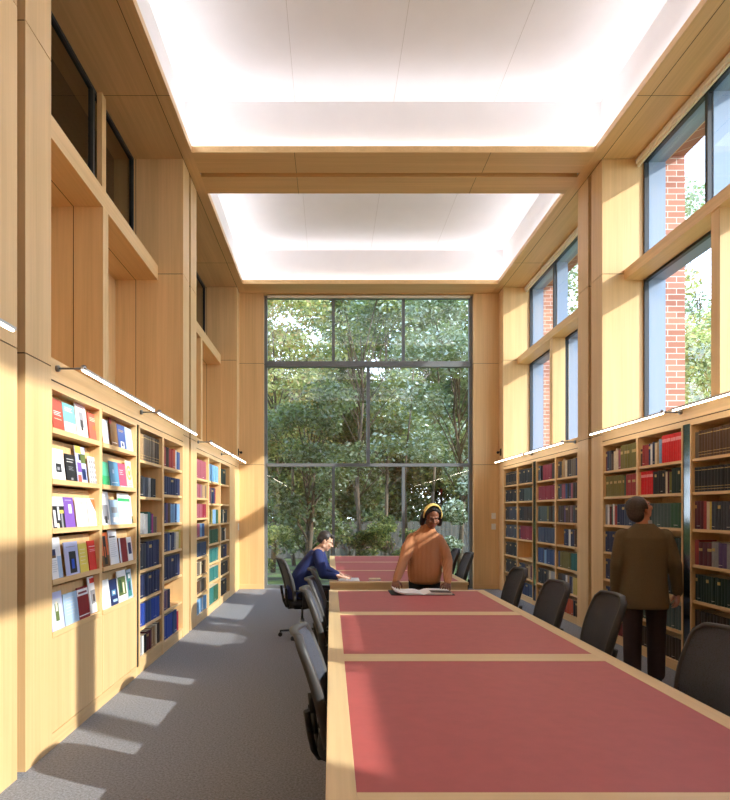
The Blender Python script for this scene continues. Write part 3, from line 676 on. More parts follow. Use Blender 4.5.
# ------------------------------------------------------------------ tables
def table(x0, x1, y0, y1, divs, label, apr=.07, zt=.74):
    t = empty('reading_table', ((x0+x1)/2, (y0+y1)/2, 0), label=label, cat='table', group='long reading tables')
    bw = .095; m = MB()
    m.box(x0, x0+bw, y0, y1, zt-.035, zt, bev=.003); m.box(x1-bw, x1, y0, y1, zt-.035, zt, bev=.003)
    m.build('tabletop_border', TABW, t)
    m = MB()
    ys = [y0]+[v for d in divs for v in d]+[y1]
    spans = [(y0, y0+bw)]+list(divs)+[(y1-bw, y1)]
    for a, b in spans: m = MB(); m.box(x0+bw, x1-bw, a, b, zt-.035, zt); m.build('cross_rail', TABX, t)
    for (a0, a), (b, b1) in zip(spans, spans[1:]):
        q = MB(); q.box(x0+bw, x1-bw, a, b, zt-.035, zt-.0015); q.build('leather_panel', LEATHER, t)
    q = MB(); q.box(x0+.01, x1-.01, y0+.01, y0+.035, zt-.035-apr, zt-.036); q.box(x0+.01, x1-.01, y1-.035, y1-.01, zt-.035-apr, zt-.036); q.build('apron', TABX, t)
    q = MB(); q.box(x0+.25, x0+.275, y0+.035, y1-.035, zt-.035-apr, zt-.036); q.box(x1-.275, x1-.25, y0+.035, y1-.035, zt-.035-apr, zt-.036); q.build('apron', TABW, t)
    n = 3
    for i in range(n):
        yc = y0+.45+(y1-y0-.9)*i/(n-1)
        q = MB(); q.box((x0+x1)/2-.25, (x0+x1)/2+.25, yc-.03, yc+.03, 0.0, zt-.036, bev=.004); q.build('leg', TABW, t)
    return t
TX0, TX1 = -.015, 1.67
table(TX0, TX1, 1.80, 6.76, [(3.555, 3.73), (5.13, 5.30)], 'long ash reading table with three red leather panels, nearest the camera')
table(TX0, TX1, 7.49, 11.9, [(8.92, 9.02), (10.40, 10.50)], 'second ash reading table with red leather panels, by the garden window')

# ------------------------------------------------------------------ task chairs
SHELL = TAUPE
def make_chair():
    t = empty('office_chair', (0, 0, 0))
    def bx(v):                                    # back profile, v 0..1 from seat to top
        z = .46+v*.54; return (-.180-.128*v+.03*math.sin(v*PI), z)
    def hw(v): return (.185+.05*math.sin(min(1, v*1.25)*PI*.62)) * (1 if v < .84 else math.sqrt(max(.0, 1-((v-.84)/.16*.80)**3)))
    NV, NU = 16, 10
    def pt(u, v, d=0):
        x, z = bx(v); return Vector((x+.055*u*u*(1-.35*v)+d, u*hw(v), z))
    m = MB()
    for sd, off in ((1, .0), (-1, -.006)):
        g = [[m.b.verts.new(pt(-1+2*i/NU, .04+.96*j/NV, off)) for i in range(NU+1)] for j in range(NV+1)]
        for j in range(NV):
            for i in range(NU):
                q = (g[j][i], g[j][i+1], g[j+1][i+1], g[j+1][i]); f = m.b.faces.new(q if sd > 0 else q[::-1]); f.smooth = True
    m.build('backrest', MESHF, t)
    # moulded frame: a band round the mesh, deeper than it is wide
    outl = [(-1, v/14) for v in range(0, 15)]+[(u/6, 1) for u in range(-5, 6)]+[(1, v/14) for v in range(14, -1, -1)]
    m = MB(); rings = []
    cen = Vector((0, 0, .72))
    for u, v in outl:
        p = pt(u, v); out = Vector((0, p.y, (p.z-.78)*(.9 if v > .75 else 0))); out = out.normalized() if out.length > 1e-5 else Vector((0, 0, 1))
        dep = .022+.016*(1-abs(v-.45)); fw = Vector((1, 0, 0)); w = .013
        rings.append([p-out*w*.6+fw*.012, p+out*w+fw*.007, p+out*w*1.15-fw*dep*.6, p+out*w*.5-fw*dep*1.2, p-out*w*.7-fw*dep*1.0])
    m.loft(rings); fr = m.build('back_frame', SHELL, t)
    m = MB()                                       # spine behind the mesh down to the seat mechanism
    def srect(x, z, w, d): return [Vector((x-d, -w, z)), Vector((x+d, -w, z)), Vector((x+d, w, z)), Vector((x-d, w, z))]
    for s in (-1, 1):
        pts = [(-.245, s*.15, .64), (-.232, s*.13, .54), (-.215, s*.10, .44), (-.19, s*.06, .385), (-.05, s*.04, .385)]
        m.path(pts, .017, seg=8)
    m.box(-.12, .1, -.07, .07, .36, .405, bev=.01)
    m.build('back_support', BLACKP, t)
    m = MB(); N = 20
    def rr(z, sx, sy, dx=0):
        return [Vector((.035+dx+sx*math.copysign(abs(math.cos(a))**.45, math.cos(a)), sy*math.copysign(abs(math.sin(a))**.45, math.sin(a)), z)) for a in [2*PI*i/N for i in range(N)]]
    m.loft([rr(.405, .2, .2), rr(.415, .225, .225), rr(.45, .235, .24), rr(.475, .225, .232), rr(.485, .19, .2)])
    m.build('seat', pmat('black_seat_fabric', (38, 38, 42), .9, var=.1, scale=300), t)
    for s in (-1, 1):
        m = MB(); m.box(-.14, .10, s*.27-.035, s*.27+.035, .605, .628, bev=.009)
        m.loft([[Vector((x-.025, s*y-.012, z)), Vector((x+.025, s*y-.012, z)), Vector((x+.025, s*y+.012, z)), Vector((x-.025, s*y+.012, z))] for x, y, z in ((-.02, .10, .39), (-.03, .24, .385), (-.04, .275, .43), (-.03, .272, .606))], smooth=False)
        m.build('armrest', BLACKP, t)
    m = MB(); m.cyl((0, 0, .1), (0, 0, .24), .03, seg=16); m.cyl((0, 0, .24), (0, 0, .37), .016, seg=12); m.build('gas_column', STEEL, t)
    m = MB(); m.cyl((0, 0, .065), (0, 0, .11), .045, .034, seg=16); hub = m.build('base_hub', BLACKP, t)
    for i in range(5):
        a = 2*PI*i/5+.3; d = Vector((math.cos(a), math.sin(a), 0)); n = Vector((-d.y, d.x, 0))
        m = MB(); m.loft([[d*r+n*w+Vector((0, 0, z)), d*r-n*w+Vector((0, 0, z)), d*r-n*w*.7+Vector((0, 0, z-h)), d*r+n*w*.7+Vector((0, 0, z-h))] for r, w, z, h in ((.03, .024, .105, .035), (.16, .018, .095, .028), (.285, .013, .082, .02))], smooth=False)
        lg = m.build('leg', BLACKP, t)
        m = MB(); c = d*.28
        m.cyl(c+Vector((0, 0, .05)), c+Vector((0, 0, .075)), .008)
        for s in (-1, 1): m.cyl(c+n*s*.006+Vector((0, 0, .027)), c+n*s*.026+Vector((0, 0, .027)), .026, seg=14)
        m.build('caster', BLACKP, lg)
    return t
chair = make_chair(); first = [True]
def place(x, y, rz, lab, grp):
    o = chair if first[0] else dup(chair); first[0] = False
    o.location = (x, y, 0); o.rotation_euler = (0, 0, rz); tag(o, lab, 'office chair', grp); return o
GL, GR = 'office chairs along the left side of the tables', 'office chairs along the right side of the tables'
place(.135, 3.12, -.03, 'grey-backed office chair at the left of the near table, nearest the camera', GL)
place(.10, 4.78, .02, 'second grey-backed office chair along the left of the near table', GL)
place(.11, 5.47, -.02, 'third office chair along the left of the near table, close behind another', GL)
place(.10, 6.42, .05, 'fourth office chair on the left, at the far end of the near table', GL)
place(1.72, 3.10, PI+.06, 'black mesh office chair at the right edge of the photo', GR)
place(1.735, 4.45, PI-.03, 'black mesh office chair at the right of the near table, left of the standing man', GR)
place(1.635, 5.20, PI+.04, 'black mesh office chair at the right of the near table, third from the camera', GR)
place(1.68, 6.42, PI, 'black mesh office chair at the far right corner of the near table', GR)
place(1.70, 8.85, PI, 'dark office chair by the far table, right behind the woman, nearer of two', GR)
place(1.70, 9.75, PI, 'dark office chair by the far table, behind the woman, farther of two', GR)
place(-.36, 7.9, .28, 'grey office chair that the man in the navy jumper sits on', GL)

# ------------------------------------------------------------------ people: bodies grown from overlapping tapered limbs, fused into one surface
class Blob:
    def __init__(s): s.m = MB()
    def cap(s, p0, r0, p1, r1, M=None):
        p0, p1 = Vector(p0), Vector(p1)
        if M: p0, p1 = M @ p0, M @ p1
        s.m.cyl(p0, p1, r0, r1, 14); s.m.ball(p0, r0, seg=14); s.m.ball(p1, r1, seg=14); return s
    def chain(s, pts, M=None):
        for (a, ra), (b, rb) in zip(pts, pts[1:]): s.cap(a, ra, b, rb, M)
        return s
    def ell(s, c, r, M=None, seg=18): s.m.ball(c, r, 0, M, seg); return s
    def rings(s, rs, yaw=0):
        """rs: (centre, half width, half depth, tilt about the sideways axis)"""
        out = []
        for c, a, b, *t in rs:
            t = t[0] if t else 0
            Mx = Matrix.Translation(c) @ Matrix.Rotation(yaw, 4, 'Z') @ Matrix.Rotation(t, 4, 'X')
            out.append([Mx @ Vector((a*math.copysign(abs(math.cos(q))**.85, math.cos(q)), b*math.copysign(abs(math.sin(q))**.85, math.sin(q)), 0)) for q in [2*PI*i/24 for i in range(24)]])
        s.m.loft(out); return s
    def mesh(s, name, mats, parent, voxel=.008, smooth=3, colour=None):
        bmesh.ops.recalc_face_normals(s.m.b, faces=s.m.b.faces[:])
        me = bpy.data.meshes.new('t'); s.m.b.to_mesh(me); s.m.b.free()
        o = bpy.data.objects.new('t', me); C.objects.link(o)
        r = o.modifiers.new('r', 'REMESH'); r.mode = 'VOXEL'; r.voxel_size = voxel; r.use_smooth_shade = True
        if smooth: q = o.modifiers.new('s', 'SMOOTH'); q.iterations = smooth; q.factor = .5
        dg = bpy.context.evaluated_depsgraph_get(); dg.update()
        me2 = bpy.data.meshes.new_from_object(o.evaluated_get(dg)); me2.name = name
        bpy.data.objects.remove(o)
        me2.transform(Matrix.Translation(-rootloc(parent)))
        me2.materials.clear()
        for m in (mats if isinstance(mats, list) else [mats]): me2.materials.append(m)
        for p in me2.polygons: p.use_smooth = True; p.material_index = colour(p.center+rootloc(parent)) if colour else 0
        ob = bpy.data.objects.new(name, me2); C.objects.link(ob); ob.parent = parent
        return ob
def head(B, M, w=1):
    """face looks along -Y of M, crown along +Z; chin to crown .225"""
    B.ell((0, .012, .035), (.074*w, .092, .088), M); B.ell((0, -.025, -.03), (.060*w, .068, .075), M)
    B.ell((0, -.058, -.088), (.026, .024, .020), M); B.cap((-.035, .0, -.06), .03, (0, -.045, -.085), .026, M); B.cap((.035, .0, -.06), .03, (0, -.045, -.085), .026, M)
    B.cap((0, -.088, .012), .009, (0, -.106, -.022), .0125, M)
    for s in (-1, 1):
        B.ell((s*.013, -.097, -.026), (.009, .010, .008), M, 10); B.ell((s*.036, -.066, -.022), (.026, .024, .026), M)
        B.cap((s*.012, -.086, .026), .009, (s*.045, -.072, .024), .009, M)
        B.ell((s*.076*w, .012, -.005), (.010, .020, .031), M, 12)
def face(M, parent, brow, lip, iris=(50, 34, 24), closed=False):
    eye = pmat('eye_white', (214, 208, 200), .3, var=0); ir = pmat('eye_iris_%d' % iris[0], iris, .2, var=0)
    for s in (-1, 1):
        m = MB()
        if closed: m.path([M @ Vector((s*(.019+.006*i), -.0885+.0012*i*i*.5, -.002-.002*math.sin(i/4*PI))) for i in range(5)], .0016, 1, 6)   # lowered lids, lash line
        else: m.ball((s*.031, -.078, .004), (.0135, .011, .0095), 0, M, 14); m.ball((s*.031, -.0875, .001), (.0055, .003, .0055), 1, M, 10)
        m.build('eye', [eye, ir], parent)
        m = MB(); 
        for a, b in (((s*.013, -.0965, .027), (s*.03, -.093, .031)), ((s*.03, -.093, .031), (s*.047, -.080, .026))): m.cyl(M @ Vector(a), M @ Vector(b), .0028, .0024, 8)
        m.build('eyebrow', brow, parent)
    m = MB(); m.ball((0, -.0875, -.053), (.021, .009, .0045), 0, M); m.ball((0, -.086, -.060), (.019, .0095, .005), 0, M); m.build('lips', lip, parent)
def hand(B, wrist, d, n, side=1, curl=.3, spread=.02, sc=1.0):
    """d: direction of the fingers, n: back of the hand, thumb towards side * (d x n)"""
    d, n = Vector(d).normalized(), Vector(n).normalized(); n = (n-d*n.dot(d)).normalized(); t = d.cross(n)*side
    w = Vector(wrist); k = sc
    for i in range(5): 
        o = (i-2)*.0165*k
        B.cap(w+d*.012*k+t*o*.7, .0155*k, w+d*.078*k+t*o, .0118*k)
    for i, (o, L) in enumerate(((.036, .068), (.0125, .077), (-.0115, .072), (-.035, .056))):
        p = w+d*(.084-.004*abs(i-1))*k+t*o*k; dirv = (d+t*(o*2.2)).normalized(); a = 0
        for j, f in enumerate((.45, .30, .25)):
            a += curl*(.7 if j == 0 else 1)
            q = p+(dirv*math.cos(a)-n*math.sin(a))*L*f*k
            B.cap(p, (.0092-.0008*j)*k, q, (.0086-.0009*j)*k); p = q
    b = w+d*.022*k+t*.026*k; q = b+(t*.75+d*.65-n*.25).normalized()*.042*k; r_ = q+(t*.25+d*.9-n*.35).normalized()*.034*k; e = r_+(d-n*.4).normalized()*.024*k
    B.cap(b, .0150*k, q, .0115*k); B.cap(q, .0108*k, r_, .0098*k); B.cap(r_, .0096*k, e, .008*k)
def skin(name, rgb): return pmat(name, rgb, .5, var=.04, scale=30, space='obj')
def cloth(name, rgb, **k): return pmat(name, rgb, .9, space='obj', **k)
def HM(c, yaw, pitch, roll=0): return Matrix.Translation(c) @ Matrix.Rotation(yaw, 4, 'Z') @ Matrix.Rotation(pitch, 4, 'X') @ Matrix.Rotation(roll, 4, 'Y')

# ---- woman standing at the far end of the near table
wx, wy = 1.07, 7.06
P = empty('person', (wx, wy, 0), label='woman in a rust brown jumper and yellow headband standing behind the near table, turning pages', cat='person')
SK = skin('deep_brown_skin', (122, 76, 52)); HRB = pmat('black_hair', (20, 17, 16), .45, var=.2, scale=120, space='obj', stretch=(6, 6, 1))
Mh = HM((1.135, 6.93, 1.53), .10, .36, .04) @ Matrix.Scale(1.08, 4)
SR, SLf = Vector((wx-.158, wy-.03, 1.285)), Vector((wx+.165, wy-.03, 1.28))
ER, EL = Vector((.825, 6.93, 1.06)), Vector((1.315, 6.98, 1.04))
WR, WL = Vector((.705, 6.70, .845)), Vector((1.275, 6.74, .815))
B = Blob(); head(B, Mh, .95)
B.chain([((wx+.02, wy-.03, 1.36), .062), ((1.13, 6.965, 1.455), .052)])
B.rings([((wx, wy, .86), .155, .105), ((wx, wy, .95), .16, .11), ((wx, wy, 1.06), .125, .09), ((wx, wy-.01, 1.20), .14, .10), ((wx, wy-.02, 1.30), .145, .08), ((wx, wy-.03, 1.37), .07, .055)])
B.chain([(SR, .050), (ER, .040), (WR, .027)]); B.chain([(SLf, .052), (EL, .040), (WL, .027)])
for s in (-1, 1): B.chain([((wx+s*.085, wy, .88), .088), ((wx+s*.095, wy, .48), .058), ((wx+s*.10, wy+.01, .10), .042)]); B.chain([((wx+s*.10, wy+.01, .05), .040), ((wx+s*.11, wy-.14, .035), .028)])
hand(B, WR, (-.12, -.75, -.45), (-.25, -.3, .9), -1, .32, sc=.98); hand(B, WL, (-.25, -.85, -.32), (.2, -.2, .95), 1, .28, sc=.98)
B.mesh('body', SK, P, .0052, 1)
face(Mh, P, HRB, pmat('dark_rose_lips', (120, 58, 52), .4, var=.02), closed=True)
B = Blob()                                                       # jumper with a high rolled neck and wide sleeves
B.rings([((wx-.0, wy, .775), .145, .12), ((wx, wy, .80), .178, .145), ((wx, wy, .90), .196, .16), ((wx, wy-.01, 1.06), .190, .15), ((wx, wy-.01, 1.20), .182, .138), ((wx, wy-.02, 1.285), .192, .118), ((wx+.005, wy-.03, 1.35), .140, .100), ((wx+.02, wy-.045, 1.405), .085, .08), ((wx+.04, wy-.06, 1.455), .074, .072)])
B.chain([(SR+Vector((.02, 0, .0)), .070), (SR.lerp(ER, .5)+Vector((-.005, 0, 0)), .070), (ER, .062), (ER.lerp(WR, .75), .050), (WR, .036)])
B.chain([(SLf+Vector((-.02, 0, .0)), .070), (SLf.lerp(EL, .5)+Vector((.005, 0, 0)), .070), (EL, .062), (EL.lerp(WL, .75), .050), (WL, .036)])
def knit():
    m, nt, b = nodes('rust_rib_knit'); N, L = nt.nodes, nt.links
    g = N.new('ShaderNodeTexCoord'); wv = N.new('ShaderNodeTexWave'); wv.inputs['Scale'].default_value = 22; wv.inputs['Distortion'].default_value = 1.2; wv.inputs['Detail'].default_value = 2
    L.new(g.outputs['Object'], wv.inputs['Vector']); r = N.new('ShaderNodeValToRGB')
    r.color_ramp.elements[0].color = (*lin((166, 110, 72)), 1); r.color_ramp.elements[1].color = (*lin((200, 142, 100)), 1)
    L.new(wv.outputs['Fac'], r.inputs[0]); L.new(r.outputs[0], b.inputs['Base Color']); b.inputs['Roughness'].default_value = .95
    bp = N.new('ShaderNodeBump'); bp.inputs['Strength'].default_value = .4; bp.inputs['Distance'].default_value = .004; L.new(wv.outputs['Fac'], bp.inputs['Height']); L.new(bp.outputs[0], b.inputs['Normal'])
    return m
B.mesh('jumper', knit(), P, .010, 4)
B = Blob(); B.rings([((wx, wy, .80), .172, .118), ((wx, wy, .93), .17, .118), ((wx, wy, 1.0), .14, .10)])
for s in (-1, 1): B.chain([((wx+s*.088, wy, .86), .098), ((wx+s*.097, wy, .48), .068), ((wx+s*.10, wy+.01, .11), .060)])
B.mesh('trousers', cloth('black_trousers', (34, 32, 34)), P, .010, 2)
for s in (-1, 1):
    B = Blob(); B.chain([((wx+s*.10, wy+.02, .045), .045), ((wx+s*.11, wy-.17, .036), .036)]); B.mesh('shoe', pmat('black_shoe', (24, 22, 22), .5), P, .008, 1)
B = Blob(); B.ell((0, .028, .045), (.083, .092, .088), Mh); B.ell((0, .07, .0), (.076, .055, .08), Mh)
for s in (-1, 1): B.chain([((s*.070, .0, .055), .032), ((s*.090, .015, -.01), .034), ((s*.092, .02, -.075), .032)], Mh); B.cap((s*.012, -.046, .100), .020, (s*.064, -.028, .062), .022, Mh)
B.cap((0, .105, .0), .05, (0, .12, -.06), .045, Mh)
B.mesh('hair', HRB, P, .006, 1)
m = MB(); rr_ = []
for i in range(25):
    a = PI*(-.06+1.12*i/24); r_ = .0935
    for_pt = lambda rad, y: Mh @ Vector((math.cos(a)*rad*.97, y+.012, .022+math.sin(a)*(rad+.022)))
    rr_.append([for_pt(r_-.002, -.038), for_pt(r_+.009, -.038), for_pt(r_+.012, -.014), for_pt(r_+.009, .012), for_pt(r_-.002, .012)])
m.loft(rr_); m.build('headband', pmat('yellow_headband', (236, 210, 120), .7, var=.1, scale=60), P)

# ---- man in navy at the far table's near left corner
sx, sy = -.40, 7.88
P = empty('person', (sx, sy, 0), label='man in a navy jumper and glasses seated at the far table, leaning over papers', cat='person')
SK2 = skin('fair_skin', (222, 178, 152)); HR2 = pmat('dark_greying_hair', (58, 52, 50), .5, var=.35, scale=90, space='obj')
Mh = HM((-.065, 7.86, 1.215), PI/2+.08, .42)
R_, L_ = Vector((-.155, 7.72, 1.055)), Vector((-.145, 8.04, 1.055))
ER, EL = Vector((-.095, 7.64, .815)), Vector((-.05, 8.10, .84)); WR, WL = Vector((.10, 7.69, .785)), Vector((.12, 7.99, .785))
B = Blob(); head(B, Mh)
B.chain([((-.205, 7.87, 1.05), .060), ((-.10, 7.865, 1.145), .054)])
B.rings([((sx-.02, sy, .50), .15, .17), ((sx-.02, sy, .60), .165, .13), ((sx+.0, sy, .75), .145, .11), ((sx+.11, sy, .90), .155, .10), ((-.215, sy, 1.01), .15, .08), ((-.20, sy, 1.07), .08, .055)], PI/2)
B.chain([(R_, .052), (ER, .043), (WR, .030)]); B.chain([(L_, .052), (EL, .043), (WL, .030)])
for s in (-1, 1):
    B.chain([((sx, sy+s*.09, .545), .088), ((.02, sy+s*.12, .545), .064), ((.0, sy+s*.12, .10), .045)]); B.chain([((.0, sy+s*.12, .05), .04), ((.14, sy+s*.13, .035), .03)])
hand(B, WR, (1, .12, -.10), (0, -.1, 1), -1, .12); hand(B, WL, (1, -.18, -.10), (0, .1, 1), 1, .12)
B.mesh('body', SK2, P, .0052, 1)
face(Mh, P, HR2, pmat('pale_lips', (190, 120, 108), .5, var=.02), closed=True)
B = Blob()
B.rings([((sx-.03, sy, .50), .185, .155), ((sx-.03, sy, .60), .19, .15), ((sx+.01, sy, .75), .18, .135), ((sx+.11, sy, .92), .19, .13), ((-.21, sy, 1.035), .19, .11), ((-.175, sy, 1.105), .115, .082)], PI/2)
B.chain([(R_+Vector((0, .01, 0)), .074), (R_.lerp(ER, .5), .066), (ER, .056), (WR-Vector((.03, 0, 0)), .040)])
B.chain([(L_+Vector((0, -.01, 0)), .074), (L_.lerp(EL, .5), .066), (EL, .056), (WL-Vector((.03, 0, 0)), .040)])
B.mesh('jumper', cloth('navy_wool', (38, 48, 96), var=.12, scale=160), P, .009, 3)
B = Blob(); B.rings([((sx-.02, sy, .48), .17, .17), ((sx-.02, sy, .58), .175, .14)], PI/2)
for s in (-1, 1): B.chain([((sx, sy+s*.09, .56), .098), ((.02, sy+s*.12, .555), .078), ((.0, sy+s*.12, .14), .062)])
B.mesh('trousers', cloth('charcoal_trousers', (36, 36, 42)), P, .010, 2)
for s in (-1, 1):
    B = Blob(); B.chain([((-.02, sy+s*.12, .045), .045), ((.16, sy+s*.13, .036), .036)]); B.mesh('shoe', pmat('black_shoe', (24, 22, 22), .5), P, .008, 1)
B = Blob(); B.ell((0, .028, .052), (.082, .088, .082), Mh); B.ell((0, .062, .012), (.074, .055, .062), Mh); B.cap((-.04, -.05, .088), .026, (.04, -.05, .088), .026, Mh)
for s in (-1, 1): B.cap((s*.074, .0, .05), .016, (s*.076, .0, .02), .012, Mh)
B.mesh('hair', HR2, P, .006, 1)
m = MB()
for s in (-1, 1):
    c = Vector((s*.032, -.100, .004)); pts = [Mh @ (c+Vector((.024*math.cos(a), 0, .018*math.sin(a)))) for a in [2*PI*i/14 for i in range(15)]]
    m.path(pts, .0020, seg=6); m.path([Mh @ Vector((s*.056, -.098, .01)), Mh @ Vector((s*.078, -.05, .012)), Mh @ Vector((s*.082, .015, .008))], .0020, seg=6)
m.path([Mh @ Vector((-.008, -.102, .008)), Mh @ Vector((.008, -.102, .008))], .002, seg=6)
m.build('glasses', pmat('dark_spectacle_frame', (24, 22, 24), .3), P)

# ---- man in a tweed jacket looking up at the shelves
gx, gy = 2.92, 5.78
P = empty('person', (gx, gy, 0), label='man in a brown tweed jacket seen from behind, looking up at the bookshelves', cat='person')
SK3 = skin('ruddy_skin', (196, 136, 108)); HR3 = pmat('grey_brown_hair', (74, 62, 54), .6, var=.3, scale=90, space='obj')
yw = -.22                                         # body heading: +Y, turned a little towards the shelves
def Q(x, y, z): v = Matrix.Rotation(yw, 3, 'Z') @ Vector((x, y, 0)); return Vector((gx+v.x, gy+v.y, z))
Mh = HM(Q(-.035, -.025, 1.615), PI-1.2, -.52) @ Matrix.Scale(1.06, 4)
HL, HRt = Vector((0, 0, 0)), 0
SLt, SRt = Q(-.175, 0, 1.375), Q(.175, 0, 1.375); EL, ER = Q(-.238, -.03, 1.10), Q(.258, -.02, 1.10); WL, WR = Q(-.235, .06, .85), Q(.30, .04, .84)
B = Blob(); head(B, Mh)
B.chain([(Q(0, -.02, 1.42), .064), (Q(-.02, -.015, 1.56), .060)])
B.rings([(Q(0, 0, .86), .165, .115), (Q(0, 0, .97), .17, .12), (Q(0, 0, 1.1), .15, .105), (Q(0, 0, 1.28), .18, .115), (Q(0, 0, 1.40), .175, .09), (Q(0, 0, 1.46), .08, .06)], yw)
B.chain([(SLt, .055), (EL, .044), (WL, .031)]); B.chain([(SRt, .055), (ER, .044), (WR, .031)])
FT = ((-.105, -.03), (.115, .03))
for (fx, fy) in FT: B.chain([(Q(fx*.85, 0, .88), .092), (Q(fx, fy, .48), .062), (Q(fx, fy, .10), .045)]); B.chain([(Q(fx, fy, .05), .04), (Q(fx*1.2, fy+.15, .035), .03)])
hand(B, WL, Q(0, .2, -1)-Q(0, 0, 0), Q(-1, 0, 0)-Q(0, 0, 0), 1, .35); hand(B, WR, Q(.03, .22, -1)-Q(0, 0, 0), Q(1, 0, 0)-Q(0, 0, 0), -1, .35)
B.mesh('body', SK3, P, .0055, 1)
face(Mh, P, HR3, pmat('ruddy_lips', (170, 96, 84), .5, var=.02))
B = Blob()
B.rings([(Q(0, -.01, .70), .205, .152), (Q(0, -.01, .76), .212, .158), (Q(0, 0, .95), .198, .15), (Q(0, 0, 1.10), .195, .138), (Q(0, 0, 1.26), .208, .142), (Q(0, -.01, 1.35), .205, .12), (Q(0, -.015, 1.42), .155, .09), (Q(0, -.015, 1.485), .078, .068)], yw)
B.chain([(SLt-Vector((0, 0, .015)), .078), (SLt.lerp(EL, .5), .072), (EL, .062), (WL+Vector((0, 0, .01)), .046)])
B.chain([(SRt-Vector((0, 0, .015)), .078), (SRt.lerp(ER, .5), .072), (ER, .062), (WR+Vector((0, 0, .01)), .046)])
jk = B.mesh('jacket', cloth('brown_tweed', (104, 88, 62), var=.22, scale=220), P, .010, 3)
m = MB(); m.box(-.002, .002, -.003, 0, 0, .2); 
B = Blob(); B.rings([(Q(0, -.01, 1.475), .070, .064), (Q(0, -.01, 1.515), .066, .062)], yw); B.mesh('shirt_collar', cloth('pale_grey_shirt', (176, 178, 180), var=.03), P, .006, 1)
m.b.free()
B = Blob(); B.rings([(Q(0, 0, .84), .18, .125), (Q(0, 0, .96), .18, .13), (Q(0, 0, 1.02), .15, .11)], yw)
for (fx, fy) in FT: B.chain([(Q(fx*.9, 0, .86), .102), (Q(fx, fy, .48), .082), (Q(fx, fy, .085), .076)])
B.mesh('trousers', cloth('aubergine_cord_trousers', (58, 44, 46), var=.12, scale=120), P, .010, 2)
for (fx, fy) in FT:
    B = Blob(); B.chain([(Q(fx, fy-.03, .045), .045), (Q(fx*1.25, fy+.17, .036), .038)]); B.mesh('shoe', pmat('black_shoe', (24, 22, 22), .5), P, .008, 1)
B = Blob(); B.ell((0, .03, .05), (.086, .094, .086), Mh); B.ell((0, .072, -.005), (.080, .055, .082), Mh)
for s in (-1, 1): B.cap((s*.076, .0, .05), .018, (s*.078, .005, .015), .014, Mh)
B.mesh('hair', HR3, P, .006, 2)

# ------------------------------------------------------------------ things on the tables
def bookpage(m, xc, y0, y1, z0, wdt, side, h, mi, lift=0, n=12):
    top, bot = [], []
    for i in range(n+1):
        u = i/n; x = xc+side*wdt*u; z = z0+h*(math.sin(min(1, u*3.2)*PI/2))*(1-.25*u)+lift*max(0, (u-.55)/.45)**2
        top.append((x, z)); bot.append((x, z0+.001+(lift*max(0, (u-.55)/.45)**2 if lift else 0)*.96))
    for (a, b), (c, d) in zip(zip(top, bot), zip(top[1:], bot[1:])):
        for q in ([(a[0], y0, a[1]), (c[0], y0, c[1]), (c[0], y1, c[1]), (a[0], y1, a[1])], [(b[0], y0, b[1]), (d[0], y0, d[1]), (c[0], y0, c[1]), (a[0], y0, a[1])], [(b[0], y1, b[1]), (a[0], y1, a[1]), (c[0], y1, c[1]), (d[0], y1, d[1])]): m.quad(q, mi)
    a, b = top[-1], bot[-1]; m.quad([(a[0], y0, a[1]), (b[0], y0, b[1]), (b[0], y1, b[1]), (a[0], y1, a[1])], mi)
t = empty('open_book', (.95, 6.50, .74), label='large open book lying on the near table in front of the woman', cat='book')
m = MB(); m.box(.62, 1.27, 6.32, 6.70, .7405, .745); m.build('cover', pmat('dark_grey_book_cover', (46, 44, 44), .5), t)
m = MB(); bookpage(m, .955, 6.33, 6.69, .7455, .30, -1, .020, 0, .035); m.build('pages', PAPER, t)
m = MB(); bookpage(m, .955, 6.33, 6.69, .7455, .29, 1, .024, 0)
m.build('pages', PAPER, t)
m = MB(); bookpage(m, .975, 6.335, 6.51, .7475, .265, 1, .0235, 0); m.build('dark_page_part', pmat('dark_page_tone', (58, 54, 52), .5, var=.3, scale=18), t)  # darker layer over the near part of the right-hand page
t = empty('notebook', (.56, 7.72, .74), label='small cream notebook lying near the front edge of the far table', cat='notebook')
m = MB(); m.box(.48, .62, 7.64, 7.80, .7405, .757, bev=.002); m.build('page_block', PAPER, t); m = MB(); m.box(.478, .622, 7.638, 7.802, .7572, .76); m.build('cover', pmat('cream_card', (222, 204, 160), .7), t)
o = MB(); o.box(.10, .36, 7.62, 7.98, .7402, .7415); tag(o.build('paper', PAPER, None, (.23, 7.8, .7402)), 'white sheet of paper on the far table under the seated man\'s hands', 'paper')

# ------------------------------------------------------------------ the garden
def ground():
    m, nt, b = nodes('garden_ground'); N, L = nt.nodes, nt.links
    g = N.new('ShaderNodeNewGeometry'); no = N.new('ShaderNodeTexNoise'); no.inputs['Scale'].default_value = 1.3; no.inputs['Detail'].default_value = 8
    L.new(g.outputs['Position'], no.inputs['Vector']); r = N.new('ShaderNodeValToRGB')
    r.color_ramp.elements[0].position = .38; r.color_ramp.elements[0].color = (*lin((74, 66, 46)), 1); r.color_ramp.elements[1].position = .6; r.color_ramp.elements[1].color = (*lin((104, 124, 60)), 1)
    L.new(no.outputs['Fac'], r.inputs[0]); L.new(r.outputs[0], b.inputs['Base Color']); b.inputs['Roughness'].default_value = 1
    return m
m = MB(); m.quad([(-40, -12, -.12), (60, -12, -.12), (60, 70, -.12), (-40, 70, -.12)]); tag(m.build('garden_ground', ground()), kind='structure')
